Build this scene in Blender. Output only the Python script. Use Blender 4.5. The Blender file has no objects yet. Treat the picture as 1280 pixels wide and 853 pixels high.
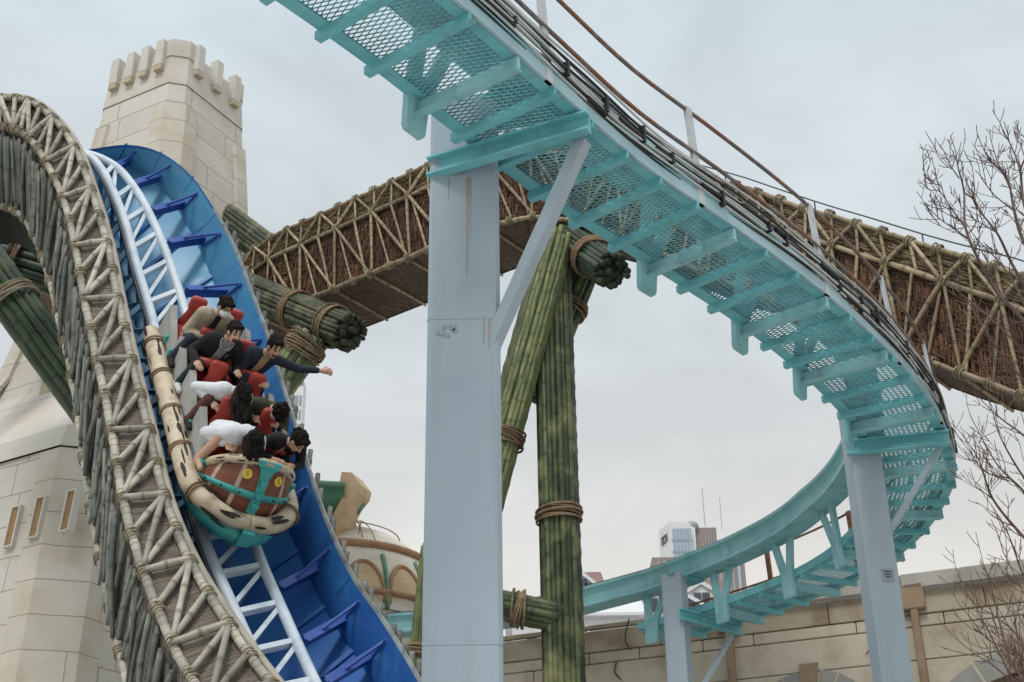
import bpy, math, random
import numpy as np
from mathutils import Vector as V, Matrix
random.seed(7)
C = bpy.context.scene.collection
R = math.radians
# ------------------------------------------------------------------ camera, world, sun, exposure
TH, RO, FPX, CX, CY = R(27.8), R(-0.79), 1800.0, 640.0, 426.5
CAM = V((0, 0, 1.6))
Fw = V((0, math.cos(TH), math.sin(TH))); R0 = V((1, 0, 0)); U0 = V((0, -math.sin(TH), math.cos(TH)))
Rt = R0*math.cos(RO) + U0*math.sin(RO); Up = -R0*math.sin(RO) + U0*math.cos(RO)
cd = bpy.data.cameras.new('camera'); cam = bpy.data.objects.new('camera', cd); C.objects.link(cam)
cd.sensor_width = 36; cd.lens = 36*FPX/1280; cd.clip_start = .1; cd.clip_end = 5000
m = Matrix.Identity(4)
for i in range(3):
    m[i][0], m[i][1], m[i][2], m[i][3] = Rt[i], Up[i], -Fw[i], CAM[i]
cam.matrix_world = m
bpy.context.scene.camera = cam
SUN_EL, SUN_AZ = R(52), R(200)          # sun behind the photographer, a little to the left, veiled by cloud
w = bpy.data.worlds.new('World'); bpy.context.scene.world = w; w.use_nodes = True
nt = w.node_tree; nt.nodes.clear()
def N(t, typ, **kw):
    n = t.nodes.new(typ)
    for k, v in kw.items():
        if k in n.inputs.keys(): n.inputs[k].default_value = v
        else: setattr(n, k, v)
    return n
def wsetup():
    L = nt.links.new
    out = N(nt, 'ShaderNodeOutputWorld'); bg = N(nt, 'ShaderNodeBackground'); bg.inputs['Strength'].default_value = 0.1
    sky = N(nt, 'ShaderNodeTexSky'); sky.sky_type = 'NISHITA'; sky.sun_disc = False
    sky.sun_elevation = SUN_EL; sky.sun_rotation = SUN_AZ
    tc = N(nt, 'ShaderNodeTexCoord'); sx = N(nt, 'ShaderNodeSeparateXYZ'); L(tc.outputs['Generated'], sx.inputs[0])
    rp = N(nt, 'ShaderNodeValToRGB'); L(sx.outputs['Z'], rp.inputs[0])
    cr = rp.color_ramp
    stops = [(0.0, (5.9, 5.5, 4.95)), (.27, (6.2, 5.85, 5.25)), (.42, (5.35, 5.6, 5.6)), (.66, (4.75, 5.4, 5.75)), (.80, (6.9, 7.6, 7.9)), (1.0, (12.0, 12.6, 12.8))]
    while len(cr.elements) < len(stops): cr.elements.new(.5)
    for e, (p, c) in zip(cr.elements, stops): e.position = p; e.color = (*c, 1)
    # soft cloud billows
    mp = N(nt, 'ShaderNodeMapping'); mp.inputs['Scale'].default_value = (1.6, 1.6, 3.2); L(tc.outputs['Generated'], mp.inputs[0])
    n1 = N(nt, 'ShaderNodeTexNoise'); n1.inputs['Scale'].default_value = 2.6; n1.inputs['Detail'].default_value = 7; n1.inputs['Roughness'].default_value = .55
    n1.inputs['Distortion'].default_value = .5
    L(mp.outputs[0], n1.inputs['Vector'])
    mr = N(nt, 'ShaderNodeMapRange'); L(n1.outputs['Fac'], mr.inputs['Value'])
    mr.inputs['From Min'].default_value = .38; mr.inputs['From Max'].default_value = .70; mr.inputs['To Min'].default_value = .985; mr.inputs['To Max'].default_value = 1.22
    mu = N(nt, 'ShaderNodeMix'); mu.data_type = 'RGBA'; mu.blend_type = 'MULTIPLY'; mu.inputs['Factor'].default_value = 1
    L(rp.outputs[0], mu.inputs['A']); L(mr.outputs[0], mu.inputs['B'])
    mx = N(nt, 'ShaderNodeMix'); mx.data_type = 'RGBA'; mx.inputs['Factor'].default_value = .9
    L(sky.outputs[0], mx.inputs['A']); L(mu.outputs['Result'], mx.inputs['B'])
    L(mx.outputs['Result'], bg.inputs['Color']); L(bg.outputs[0], out.inputs[0])
wsetup()
sd = bpy.data.lights.new('sun', 'SUN'); sun = bpy.data.objects.new('sun', sd); C.objects.link(sun)
sd.energy = 1.25; sd.angle = R(14); sd.color = (1, .96, .9)
sdir = V((math.sin(SUN_AZ)*math.cos(SUN_EL), math.cos(SUN_AZ)*math.cos(SUN_EL), math.sin(SUN_EL)))
sun.rotation_euler = sdir.to_track_quat('Z', 'Y').to_euler()
vs = bpy.context.scene.view_settings
vs.view_transform = 'Standard'; vs.look = 'None'; vs.gamma = 1; vs.exposure = 0.38

def ray(x, y): return Fw + Rt*((x-CX)/FPX) + Up*((CY-y)/FPX)
def P(x, y, d):                           # the point a photograph pixel shows, d metres out along the ground
    r = ray(x, y); return CAM + r*(d/r.y)
def PZ(x, y, z):
    r = ray(x, y); return CAM + r*((z-1.6)/r.z)
def scr(p):
    q = p-CAM; d = q.dot(Fw); return CX+FPX*q.dot(Rt)/d, CY-FPX*q.dot(Up)/d, d

# ------------------------------------------------------------------ materials
MATS = {}
def mat(name, c, c2=None, rough=.6, nscale=2.0, detail=5, lo=.35, hi=.65, bump=0.0, bscale=20, isl=0.0, stain=None, sscale=1.0, samt=.5,
        stretch=(1, 1, 1), bands=None, metal=0.0, spec=.4, streak=None, brick=None, fibre=None):
    """c/c2: two paints mottled by noise; isl: lightness spread between separate pieces; stain: weathering colour;
    bands: bamboo node colour (uses the length coordinate); fibre: lengthwise grain; brick: joint pattern of dressed stone."""
    mt = bpy.data.materials.new(name); mt.use_nodes = True; t = mt.node_tree; L = t.links.new
    b = t.nodes['Principled BSDF']; b.inputs['Roughness'].default_value = rough; b.inputs['Metallic'].default_value = metal
    b.inputs['Specular IOR Level'].default_value = spec
    tc = N(t, 'ShaderNodeTexCoord')
    def noise(scale, st=(1, 1, 1), d=detail, src='Object'):
        mp = N(t, 'ShaderNodeMapping'); mp.inputs['Scale'].default_value = st; L(tc.outputs[src], mp.inputs[0])
        n = N(t, 'ShaderNodeTexNoise'); n.inputs['Scale'].default_value = scale; n.inputs['Detail'].default_value = d; L(mp.outputs[0], n.inputs['Vector']); return n.outputs['Fac']
    def ramp(fac, a, bb):
        r = N(t, 'ShaderNodeMapRange'); r.inputs['From Min'].default_value = a; r.inputs['From Max'].default_value = bb; L(fac, r.inputs['Value']); r.clamp = True; return r.outputs[0]
    def mix(fac, A, B, bl='MIX'):
        x = N(t, 'ShaderNodeMix'); x.data_type = 'RGBA'; x.blend_type = bl
        for s, v in (('A', A), ('B', B)):
            if isinstance(v, tuple): x.inputs[s].default_value = (*v, 1)
            else: L(v, x.inputs[s])
        if isinstance(fac, (int, float)): x.inputs['Factor'].default_value = fac
        else: L(fac, x.inputs['Factor'])
        return x.outputs['Result']
    def mul(fac, k):
        q = N(t, 'ShaderNodeMath'); q.operation = 'MULTIPLY'; L(fac, q.inputs[0]); q.inputs[1].default_value = k; return q.outputs[0]
    c2 = c2 or tuple(x*.85 for x in c)
    col = mix(ramp(noise(nscale, stretch), lo, hi), c, c2)
    bh = None
    if fibre:
        f = noise(fibre[1], fibre[2] if len(fibre) > 2 else (1, 40, 1), 3, 'UV')
        col = mix(ramp(f, .42, .62), col, fibre[0]); bh = f
    if isl:
        g = N(t, 'ShaderNodeNewGeometry'); oi = N(t, 'ShaderNodeObjectInfo')
        ad = N(t, 'ShaderNodeMath'); ad.operation = 'ADD'; L(g.outputs['Random Per Island'], ad.inputs[0]); L(oi.outputs['Random'], ad.inputs[1])
        fr = N(t, 'ShaderNodeMath'); fr.operation = 'FRACT'; L(ad.outputs[0], fr.inputs[0])
        r = N(t, 'ShaderNodeMapRange'); L(fr.outputs[0], r.inputs['Value']); r.inputs['To Min'].default_value = 1-isl; r.inputs['To Max'].default_value = 1+isl
        cc = N(t, 'ShaderNodeCombineColor'); [L(r.outputs[0], cc.inputs[i]) for i in range(3)]
        col = mix(1.0, col, cc.outputs[0], 'MULTIPLY')
    if brick:
        bw, rh, jc = brick
        nn = N(t, 'ShaderNodeTexNoise'); nn.inputs['Scale'].default_value = 1.3; L(tc.outputs['UV'], nn.inputs['Vector'])
        vm = N(t, 'ShaderNodeMix'); vm.data_type = 'RGBA'; vm.blend_type = 'LINEAR_LIGHT'; vm.inputs['Factor'].default_value = .035
        L(tc.outputs['UV'], vm.inputs['A']); L(nn.outputs['Color'], vm.inputs['B'])
        bk = N(t, 'ShaderNodeTexBrick'); L(vm.outputs['Result'], bk.inputs['Vector'])
        bk.inputs['Scale'].default_value = 1; bk.inputs['Brick Width'].default_value = bw; bk.inputs['Row Height'].default_value = rh
        bk.inputs['Mortar Size'].default_value = .011; bk.inputs['Mortar Smooth'].default_value = .3; bk.offset = .37; bk.squash = .7; bk.squash_frequency = 3
        bk.inputs['Color1'].default_value = (1.02, 1.02, 1.02, 1); bk.inputs['Color2'].default_value = (.94, .935, .92, 1); bk.inputs['Mortar'].default_value = (1, 1, 1, 1)
        col = mix(1.0, col, bk.outputs['Color'], 'MULTIPLY')
        col = mix(mul(bk.outputs['Fac'], .75), col, jc)
        bh = mul(bk.outputs['Fac'], -1)
    if bands:
        u = N(t, 'ShaderNodeUVMap'); s = N(t, 'ShaderNodeSeparateXYZ'); L(tc.outputs['UV'], s.inputs[0])
        fr = N(t, 'ShaderNodeMath'); fr.operation = 'FRACT'; L(s.outputs['Y'], fr.inputs[0])
        rp = N(t, 'ShaderNodeValToRGB'); L(fr.outputs[0], rp.inputs[0]); e = rp.color_ramp.elements
        e[0].position = .0; e[0].color = (1, 1, 1, 1); e[1].position = .13; e[1].color = (0, 0, 0, 1)
        x = e.new(.9); x.color = (0, 0, 0, 1); x = e.new(.97); x.color = (.8, .8, .8, 1)
        col = mix(mul(rp.outputs[0], bands[1]), col, bands[0])
    if stain:
        col = mix(mul(ramp(noise(sscale, stretch, 8), .5, .72), samt), col, stain)
    if streak:
        col = mix(mul(ramp(noise(streak[1], (1, 1, .06), 6), .56, .74), streak[2]), col, streak[0])
    L(col, b.inputs['Base Color'])
    if bump:
        bp = N(t, 'ShaderNodeBump'); bp.inputs['Strength'].default_value = bump; bp.inputs['Distance'].default_value = .03
        h = noise(bscale, stretch, 6)
        if bh is not None:
            ad = N(t, 'ShaderNodeMath'); ad.operation = 'ADD'; L(h, ad.inputs[0]); L(bh, ad.inputs[1]); h = ad.outputs[0]
        L(h, bp.inputs['Height']); L(bp.outputs[0], b.inputs['Normal'])
    MATS[name] = mt; return mt
mat('teal_paint', (.175, .49, .535), (.145, .445, .49), .45, 1.5, stain=(.09, .27, .30), sscale=3, samt=.45, bump=.04, bscale=30, streak=((.16, .11, .07), 5.0, .35))
mat('pale_aqua', (.36, .52, .575), (.31, .47, .53), .5, 2, stain=(.20, .34, .38), sscale=4, samt=.4, bump=.04)
mat('teal_lit', (.29, .55, .59), (.24, .50, .545), .45, 1.5, stain=(.12, .30, .32), sscale=3, samt=.5, bump=.04, bscale=30, streak=((.18, .12, .08), 5.0, .5))  # teal paint lightened; skylight on girder and hangers put into the colour
mat('teal_grating', (.13, .40, .44), (.08, .28, .32), .5, 4, stain=(.10, .08, .06), sscale=6, samt=.4)
mat('pale_paint', (.36, .44, .51), (.325, .405, .475), .5, .9, stain=(.31, .375, .42), sscale=1.6, samt=.5, bump=.06, bscale=9, streak=((.27, .30, .30), 6.0, .35))
mat('galvanised', (.50, .52, .55), (.44, .46, .49), .5, 5, stain=(.25, .22, .2), sscale=5, samt=.4)
mat('rust', (.20, .09, .04), (.10, .05, .03), .85, 9, bump=.3)
mat('rust_orange', (.34, .15, .07), (.24, .10, .05), .8, 5, stain=(.40, .36, .33), sscale=4, samt=.5)
mat('rusty_rail', (.16, .13, .12), (.24, .11, .06), .7, 2.5, lo=.45, hi=.55, stain=(.28, .30, .32), sscale=8, samt=.6)
mat('steel_rail', (.05, .07, .08), (.09, .09, .09), .5, 4)
mat('cable_black', (.012, .014, .016), None, .5)
mat('cable_pale', (.58, .60, .59), (.45, .48, .48), .5, 5)
mat('cane_pole', (.42, .395, .33), (.28, .27, .225), .6, 3, isl=.28, bands=((.10, .09, .06), .75), stain=(.14, .13, .10), sscale=5, samt=.55, bump=.12, bscale=30)
mat('brown_pole', (.36, .29, .19), (.25, .19, .115), .6, 3, isl=.3, bands=((.07, .05, .03), .75), stain=(.12, .08, .05), sscale=5, samt=.5, bump=.12, bscale=30)
mat('grey_cane', (.22, .23, .20), (.14, .16, .145), .65, 3, isl=.35, bands=((.06, .06, .05), .7), stain=(.08, .08, .07), sscale=4, samt=.5, bump=.12)
mat('green_cane', (.105, .14, .055), (.05, .085, .04), .5, 2.5, isl=.7, fibre=((.035, .05, .025), 2.5, (9, .35, 1)), bands=((.02, .03, .015), .85), stain=(.27, .27, .12), sscale=2.2, samt=.75, bump=.15, bscale=25)
mat('olive_cane', (.085, .095, .055), (.05, .06, .035), .6, 2.5, isl=.6, fibre=((.035, .05, .025), 2.5, (9, .35, 1)), bands=((.02, .025, .015), .8), stain=(.24, .21, .13), sscale=2.4, samt=.7, bump=.15)
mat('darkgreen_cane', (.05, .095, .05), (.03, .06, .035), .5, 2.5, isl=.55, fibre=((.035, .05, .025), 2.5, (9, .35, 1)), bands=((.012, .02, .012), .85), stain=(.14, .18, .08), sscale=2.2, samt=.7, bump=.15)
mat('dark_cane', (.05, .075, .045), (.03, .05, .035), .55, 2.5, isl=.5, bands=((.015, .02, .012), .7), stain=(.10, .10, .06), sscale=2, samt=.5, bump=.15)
mat('yellow_cane', (.22, .235, .10), (.12, .155, .07), .5, 2.5, isl=.45, fibre=((.035, .05, .025), 2.5, (9, .35, 1)), bands=((.06, .08, .03), .75), stain=(.12, .16, .06), sscale=1.5, samt=.7, bump=.15)
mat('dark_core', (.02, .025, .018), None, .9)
mat('rope', (.27, .19, .12), (.16, .11, .07), .9, 8, bump=.5, bscale=60, isl=.25)
mat('rope_pale', (.34, .29, .20), (.22, .18, .12), .9, 8, bump=.5, bscale=60, isl=.25)
mat('thatch_pale', (.30, .25, .21), (.22, .18, .15), .9, 1.2, fibre=((.12, .10, .085), 3.0, (1, 26, 1)), bump=.9, bscale=30)
mat('thatch_grey', (.22, .20, .17), (.15, .14, .12), .9, 1.2, fibre=((.08, .075, .065), 3.0, (18, 1, 1)), bump=.9, bscale=30)
mat('thatch_gold', (.19, .14, .085), (.13, .095, .06), .9, 1.2, fibre=((.05, .035, .022), 2.2, (18, 2, 1)), bump=1.0, bscale=30)
mat('thatch_red', (.11, .06, .04), (.08, .05, .032), .9, .5, fibre=((.03, .02, .015), 2.2, (2, 16, 1)), bump=1.0, bscale=30)
mat('thatch_gold_tuft', (.26, .20, .125), (.16, .12, .075), .9, 2, isl=.5)
mat('thatch_red_tuft', (.16, .085, .05), (.085, .052, .034), .9, 2, isl=.55)
mat('soffit_wood', (.16, .11, .08), (.11, .075, .05), .85, 1.5, fibre=((.05, .035, .025), 2, (2, 14, 1)), bump=.5)
mat('tower_stone', (.57, .55, .51), (.52, .495, .45), .85, 1.1, stain=(.42, .37, .29), sscale=.8, samt=.5, bump=.5, bscale=9, brick=(1.5, .62, (.20, .16, .11)))
mat('tower_plain', (.57, .55, .51), (.525, .50, .455), .85, 1.1, stain=(.40, .31, .19), sscale=.9, samt=.4, bump=.25, bscale=9)
mat('tower_quoin', (.545, .515, .455), (.49, .455, .39), .85, 1.1, stain=(.40, .31, .18), sscale=1.4, samt=.45, bump=.25, bscale=9, brick=(3.0, .62, (.20, .16, .11)))
mat('corbel_stone', (.48, .42, .32), (.42, .36, .26), .85, 2, bump=.2)
mat('slot_wood', (.36, .22, .11), (.26, .15, .07), .8, 4, stretch=(6, 6, 1), bump=.3)
mat('wall_stone', (.50, .455, .37), (.42, .375, .295), .9, .9, stain=(.24, .17, .11), sscale=1.1, samt=.75, bump=.35, bscale=7)
mat('wall_frieze', (.40, .35, .27), (.32, .27, .195), .9, 1.2, stain=(.19, .12, .075), sscale=1.2, samt=.8, bump=.35, bscale=7)
mat('wall_coping', (.42, .41, .38), (.36, .34, .31), .9, 1.2, stain=(.24, .21, .17), sscale=1.5, samt=.5, bump=.2, bscale=9)
mat('wall_pilaster', (.32, .24, .165), (.25, .18, .12), .9, 1.5, stain=(.13, .07, .04), sscale=1.3, samt=.6, bump=.3)
mat('wall_joint', (.075, .05, .03), None, .95)
mat('arch_stone', (.30, .30, .28), (.24, .24, .23), .9, 1.5, bump=.3)
mat('blue_fibreglass', (.030, .15, .46), (.045, .23, .58), .4, .55, lo=.4, hi=.6, stain=(.09, .33, .56), sscale=.6, samt=.8, bump=.05, bscale=6)
mat('blue_pale', (.12, .37, .60), (.07, .27, .55), .4, .7, lo=.4, hi=.6, stain=(.22, .50, .64), sscale=1.0, samt=.7, bump=.05, bscale=6)
mat('blue_rib', (.03, .17, .46), (.02, .10, .36), .4, 1)
mat('edge_paint', (.42, .46, .47), (.28, .30, .30), .6, 4, stain=(.10, .11, .11), sscale=6, samt=.7)
mat('rim_kerb', (.40, .37, .31), (.33, .30, .25), .85, 2, stain=(.2, .18, .15), sscale=4, samt=.5, bump=.2)
mat('rust_streak', (.26, .17, .10), (.38, .33, .28), .8, 9, lo=.3, hi=.6, stretch=(1, 1, .1))
def blue_wall():                                     # runs from sky blue at the crest to deep blue at the foot, mottled like water
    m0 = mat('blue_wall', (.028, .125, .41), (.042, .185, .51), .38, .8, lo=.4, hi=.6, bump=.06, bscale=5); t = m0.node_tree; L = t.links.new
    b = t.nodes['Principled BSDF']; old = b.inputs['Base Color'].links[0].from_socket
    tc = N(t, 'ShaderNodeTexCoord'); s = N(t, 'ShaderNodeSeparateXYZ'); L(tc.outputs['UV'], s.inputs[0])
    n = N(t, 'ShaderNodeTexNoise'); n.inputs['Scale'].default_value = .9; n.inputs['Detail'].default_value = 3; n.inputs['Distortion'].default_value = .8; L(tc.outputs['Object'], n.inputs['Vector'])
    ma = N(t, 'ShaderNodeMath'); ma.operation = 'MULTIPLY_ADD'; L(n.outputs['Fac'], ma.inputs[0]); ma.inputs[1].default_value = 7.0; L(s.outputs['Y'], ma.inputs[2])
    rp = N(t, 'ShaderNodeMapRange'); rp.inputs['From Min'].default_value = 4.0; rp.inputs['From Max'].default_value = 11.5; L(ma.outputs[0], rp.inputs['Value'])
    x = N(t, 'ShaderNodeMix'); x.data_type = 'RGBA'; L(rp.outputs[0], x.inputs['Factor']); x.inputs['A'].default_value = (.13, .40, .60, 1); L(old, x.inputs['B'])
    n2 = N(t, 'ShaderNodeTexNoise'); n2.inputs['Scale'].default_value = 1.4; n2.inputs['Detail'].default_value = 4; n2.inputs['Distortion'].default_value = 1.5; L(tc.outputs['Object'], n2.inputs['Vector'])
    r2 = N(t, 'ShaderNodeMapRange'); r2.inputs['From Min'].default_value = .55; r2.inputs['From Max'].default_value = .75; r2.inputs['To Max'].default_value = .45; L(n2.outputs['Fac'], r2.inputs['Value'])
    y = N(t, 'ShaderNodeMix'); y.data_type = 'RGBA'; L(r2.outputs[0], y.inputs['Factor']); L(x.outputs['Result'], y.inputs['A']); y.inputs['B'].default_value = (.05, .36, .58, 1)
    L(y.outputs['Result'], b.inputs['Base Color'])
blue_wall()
mat('blue_steel', (.035, .085, .33), (.05, .12, .40), .45, 2)
mat('blue_truss', (.10, .24, .36), (.07, .17, .28), .5, 2, stain=(.03, .07, .10), sscale=3, samt=.6)
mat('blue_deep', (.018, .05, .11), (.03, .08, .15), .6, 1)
mat('rail_white', (.62, .68, .74), (.52, .60, .68), .4, 2, stain=(.22, .32, .42), sscale=3, samt=.5)
mat('rail_dark', (.03, .04, .055), None, .4)
mat('car_cream', (.58, .50, .37), (.46, .38, .27), .6, 5, stain=(.22, .16, .10), sscale=7, samt=.7, bump=.1)
mat('car_mark', (.02, .018, .016), None, .7)
mat('car_grey', (.34, .34, .325), (.29, .29, .28), .6, 3, stain=(.20, .19, .17), sscale=4, samt=.5)
mat('car_teal', (.06, .38, .36), (.05, .31, .30), .4, 3, stain=(.03, .14, .14), sscale=6, samt=.5)
mat('terracotta', (.22, .075, .045), (.16, .055, .033), .5, 5, stain=(.08, .03, .02), sscale=8, samt=.6, bump=.1)
mat('plank_pale', (.52, .44, .36), (.40, .31, .24), .5, 6)
mat('seat_red', (.36, .035, .025), (.29, .03, .022), .45, 4, stain=(.18, .02, .015), sscale=5, samt=.4)
mat('badge_yellow', (.75, .55, .06), None, .5)
mat('metal_light', (.55, .56, .55), None, .35, metal=.3)
mat('skin', (.50, .30, .21), (.46, .27, .19), .55, 8)
mat('lip', (.10, .02, .02), None, .5)
mat('eye_dark', (.02, .015, .013), None, .4)
mat('hair', (.011, .009, .008), (.016, .013, .011), .75, 12, bump=.3, bscale=90, spec=.12)
mat('hair_brown', (.045, .025, .015), (.03, .017, .012), .5, 12, bump=.5, bscale=60)
def cloth(n, c, k=.75): mat(n, c, tuple(x*k for x in c), .9, 7, bump=.35, bscale=14)
cloth('cloth_white', (.66, .68, .72), .88); cloth('cloth_black', (.014, .014, .016)); cloth('cloth_navy', (.02, .028, .045)); cloth('cloth_beige', (.40, .34, .25))
cloth('cloth_teal_black', (.015, .03, .035)); cloth('cloth_camo', (.06, .065, .04), .35); cloth('cloth_dark_red', (.10, .04, .035)); cloth('cloth_tan', (.40, .27, .15))
cloth('cloth_grey', (.30, .31, .31)); cloth('shoe_dark', (.02, .02, .022)); cloth('shoe_white', (.6, .6, .6)); cloth('mask_white', (.70, .72, .74), .95); cloth('mask_black', (.02, .02, .02))
mat('dome_plaster', (.62, .58, .50), (.54, .50, .42), .8, 1.5, stain=(.38, .30, .20), sscale=2, samt=.5, bump=.15)
mat('dome_brown', (.38, .22, .11), (.28, .16, .08), .7, 3, stain=(.15, .08, .04), sscale=4, samt=.5)
mat('verdigris', (.09, .22, .14), (.13, .30, .21), .6, 2.5, stain=(.05, .10, .06), sscale=3, samt=.6)
mat('verdigris_light', (.20, .34, .26), (.14, .27, .20), .6, 3)
mat('cream_stone', (.55, .42, .27), (.46, .34, .20), .8, 2.5, bump=.2)
mat('glass_blue', (.30, .40, .49), (.35, .44, .52), .25, .05, spec=.6)
mat('tower_brown', (.26, .22, .21), (.21, .18, .175), .6, .05)
mat('tower_stripe', (.36, .36, .38), None, .6)
mat('plaster_white', (.66, .67, .69), (.60, .61, .63), .8, .4)
mat('house_roof', (.24, .14, .12), (.20, .115, .10), .8, 1)
mat('window_dark', (.05, .06, .08), (.08, .09, .11), .3, 2)
mat('window_grey', (.30, .34, .38), None, .3)
mat('bark', (.17, .115, .10), (.10, .07, .062), .9, 6, bump=.3, isl=.1)
mat('bark_red', (.16, .085, .065), (.09, .055, .045), .9, 6, bump=.3)
mat('paving', (.50, .485, .455), (.44, .425, .40), .9, .3, bump=.1)
mat('sticker_grey', (.24, .29, .32), (.33, .40, .44), .7, 40, lo=.4, hi=.6)
mat('sign_ink', (.09, .10, .12), None, .7)

# ------------------------------------------------------------------ mesh tools
class G:
    def __init__(s): s.v = []; s.f = []; s.uv = []; s.mi = []
    def face(s, idx, uv=None, mi=0): s.f.append(idx); s.uv.append(uv or [(0, 0)]*len(idx)); s.mi.append(mi)
    def quad(s, a, b, c, d, mi=0, uv=None):
        i = len(s.v); s.v += [V(a), V(b), V(c), V(d)]
        s.face([i, i+1, i+2, i+3], uv or [(0, 0), ((V(b)-V(a)).length, 0), ((V(b)-V(a)).length, (V(d)-V(a)).length), (0, (V(d)-V(a)).length)], mi)
    def loft(s, rows, close=False, mi=0, caps=False, uv=None):
        i0 = len(s.v); n = len(rows[0]); vv = 0; vs_ = [0]
        for a, b in zip(rows, rows[1:]): vv += (V(b[0])-V(a[0])).length; vs_.append(vv)
        us = [0]
        for a, b in zip(rows[0], list(rows[0][1:])+[rows[0][0]]): us.append(us[-1]+(V(b)-V(a)).length)
        for r in rows: s.v += [V(p) for p in r]
        for i in range(len(rows)-1):
            for j in range(n if close else n-1):
                k = (j+1) % n
                s.face([i0+i*n+j, i0+i*n+k, i0+(i+1)*n+k, i0+(i+1)*n+j], [(us[j], vs_[i]), (us[j+1], vs_[i]), (us[j+1], vs_[i+1]), (us[j], vs_[i+1])], mi)
        if caps and close:
            s.face([i0+j for j in reversed(range(n))], None, mi); s.face([i0+(len(rows)-1)*n+j for j in range(n)], None, mi)
    def tube(s, pts, r, n=8, mi=0, caps=True, vper=None, v0=0.0, flat=1.0):
        pts = [V(p) for p in pts]; m = len(pts)
        rr = r if isinstance(r, (list, tuple)) else [r]*m
        T = []
        for i in range(m):
            d = pts[min(i+1, m-1)]-pts[max(i-1, 0)]; T.append(d.normalized() if d.length > 1e-9 else V((0, 0, 1)))
        a = T[0].orthogonal().normalized()
        if abs(T[0].z) < .95: a = (V((0, 0, 1))-T[0]*T[0].z).normalized()
        i0 = len(s.v); L = 0; Ls = []
        for i in range(m):
            if i: L += (pts[i]-pts[i-1]).length
            Ls.append(L); a = (a-T[i]*a.dot(T[i])).normalized(); b = T[i].cross(a)
            for j in range(n):
                t = 2*math.pi*j/n; s.v.append(pts[i]+a*(math.cos(t)*rr[i])+b*(math.sin(t)*rr[i]*flat))
        q = 1.0/(vper or 1)
        for i in range(m-1):
            for j in range(n):
                k = (j+1) % n
                s.face([i0+i*n+j, i0+i*n+k, i0+(i+1)*n+k, i0+(i+1)*n+j], [(j/n, v0+Ls[i]*q), ((j+1)/n, v0+Ls[i]*q), ((j+1)/n, v0+Ls[i+1]*q), (j/n, v0+Ls[i+1]*q)], mi)
        if caps:
            s.face([i0+j for j in reversed(range(n))], None, mi); s.face([i0+(m-1)*n+j for j in range(n)], None, mi)
    def box(s, c, ax, ay, az, mi=0, bev=0.0):
        c, ax, ay, az = V(c), V(ax), V(ay), V(az)
        if bev:
            k = [max(0, 1-bev/max(q.length, 1e-6)) for q in (ax, ay, az)]
            sec = lambda kx, ky: [c0 for c0 in [(-kx, -1*ky if False else -1), (kx, -1), (1, -ky), (1, ky), (kx, 1), (-kx, 1), (-1, ky), (-1, -ky)]]
            rows = []
            for z, sc in ((-1, 1), (-k[2], 0), (k[2], 0), (1, 1)):
                q = [(x*(k[0] if sc else 1), y*(k[1] if sc else 1)) for x, y in sec(k[0], k[1])]
                rows.append([c+ax*x+ay*y+az*z for x, y in q])
            s.loft(rows, True, mi, True); return
        i = len(s.v); s.v += [c+ax*x+ay*y+az*z for z in (-1, 1) for x, y in ((-1, -1), (1, -1), (1, 1), (-1, 1))]
        lx, ly, lz = 2*ax.length, 2*ay.length, 2*az.length
        for f, (p, q) in (((3, 2, 1, 0), (lx, ly)), ((4, 5, 6, 7), (lx, ly)), ((0, 1, 5, 4), (lx, lz)), ((1, 2, 6, 5), (ly, lz)), ((2, 3, 7, 6), (lx, lz)), ((3, 0, 4, 7), (ly, lz))):
            s.face([i+k for k in f], [(0, 0), (p, 0), (p, q), (0, q)], mi)
    def beam(s, a, b, w, h, up=V((0, 0, 1)), mi=0):
        a, b = V(a), V(b); d = (b-a); t = d.normalized(); x = t.cross(up)
        x = x.normalized() if x.length > 1e-4 else t.orthogonal().normalized(); y = x.cross(t)
        s.box((a+b)/2, x*(w/2), t*(d.length/2), y*(h/2), mi)
    def prism(s, poly, ext, mi=0):
        s.loft([[V(p) for p in poly], [V(p)+V(ext) for p in poly]], True, mi, True)
    def ell(s, c, ax, ay, az, nu=12, nv=8, mi=0, f=None):
        c = V(c); i0 = len(s.v)
        for i in range(nv+1):
            ph = math.pi*i/nv
            for j in range(nu):
                th = 2*math.pi*j/nu; d = (math.sin(ph)*math.cos(th), math.sin(ph)*math.sin(th), math.cos(ph)); k = f(*d) if f else 1
                s.v.append(c+(V(ax)*d[0]+V(ay)*d[1]+V(az)*d[2])*k)
        for i in range(nv):
            for j in range(nu):
                k = (j+1) % nu; q = [i0+i*nu+j, i0+(i+1)*nu+j, i0+(i+1)*nu+k, i0+i*nu+k]
                s.face(q, None, mi)
    def cap(s, a, b, r0, r1, n=10, mi=0):           # a tapered limb with round ends
        a, b = V(a), V(b); d = b-a; t = d.normalized() if d.length > 1e-6 else V((0, 0, 1)); pts = []; rr = []
        for k in (-1, -.9, -.65, -.35): pts.append(a+t*(k*r0)); rr.append(max(r0*math.sqrt(1-k*k), r0*.02))
        pts += [a, b]; rr += [r0, r1]
        for k in (.35, .65, .9, 1): pts.append(b+t*(k*r1)); rr.append(max(r1*math.sqrt(1-k*k), r1*.02))
        s.tube(pts, rr, n, mi)
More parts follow.
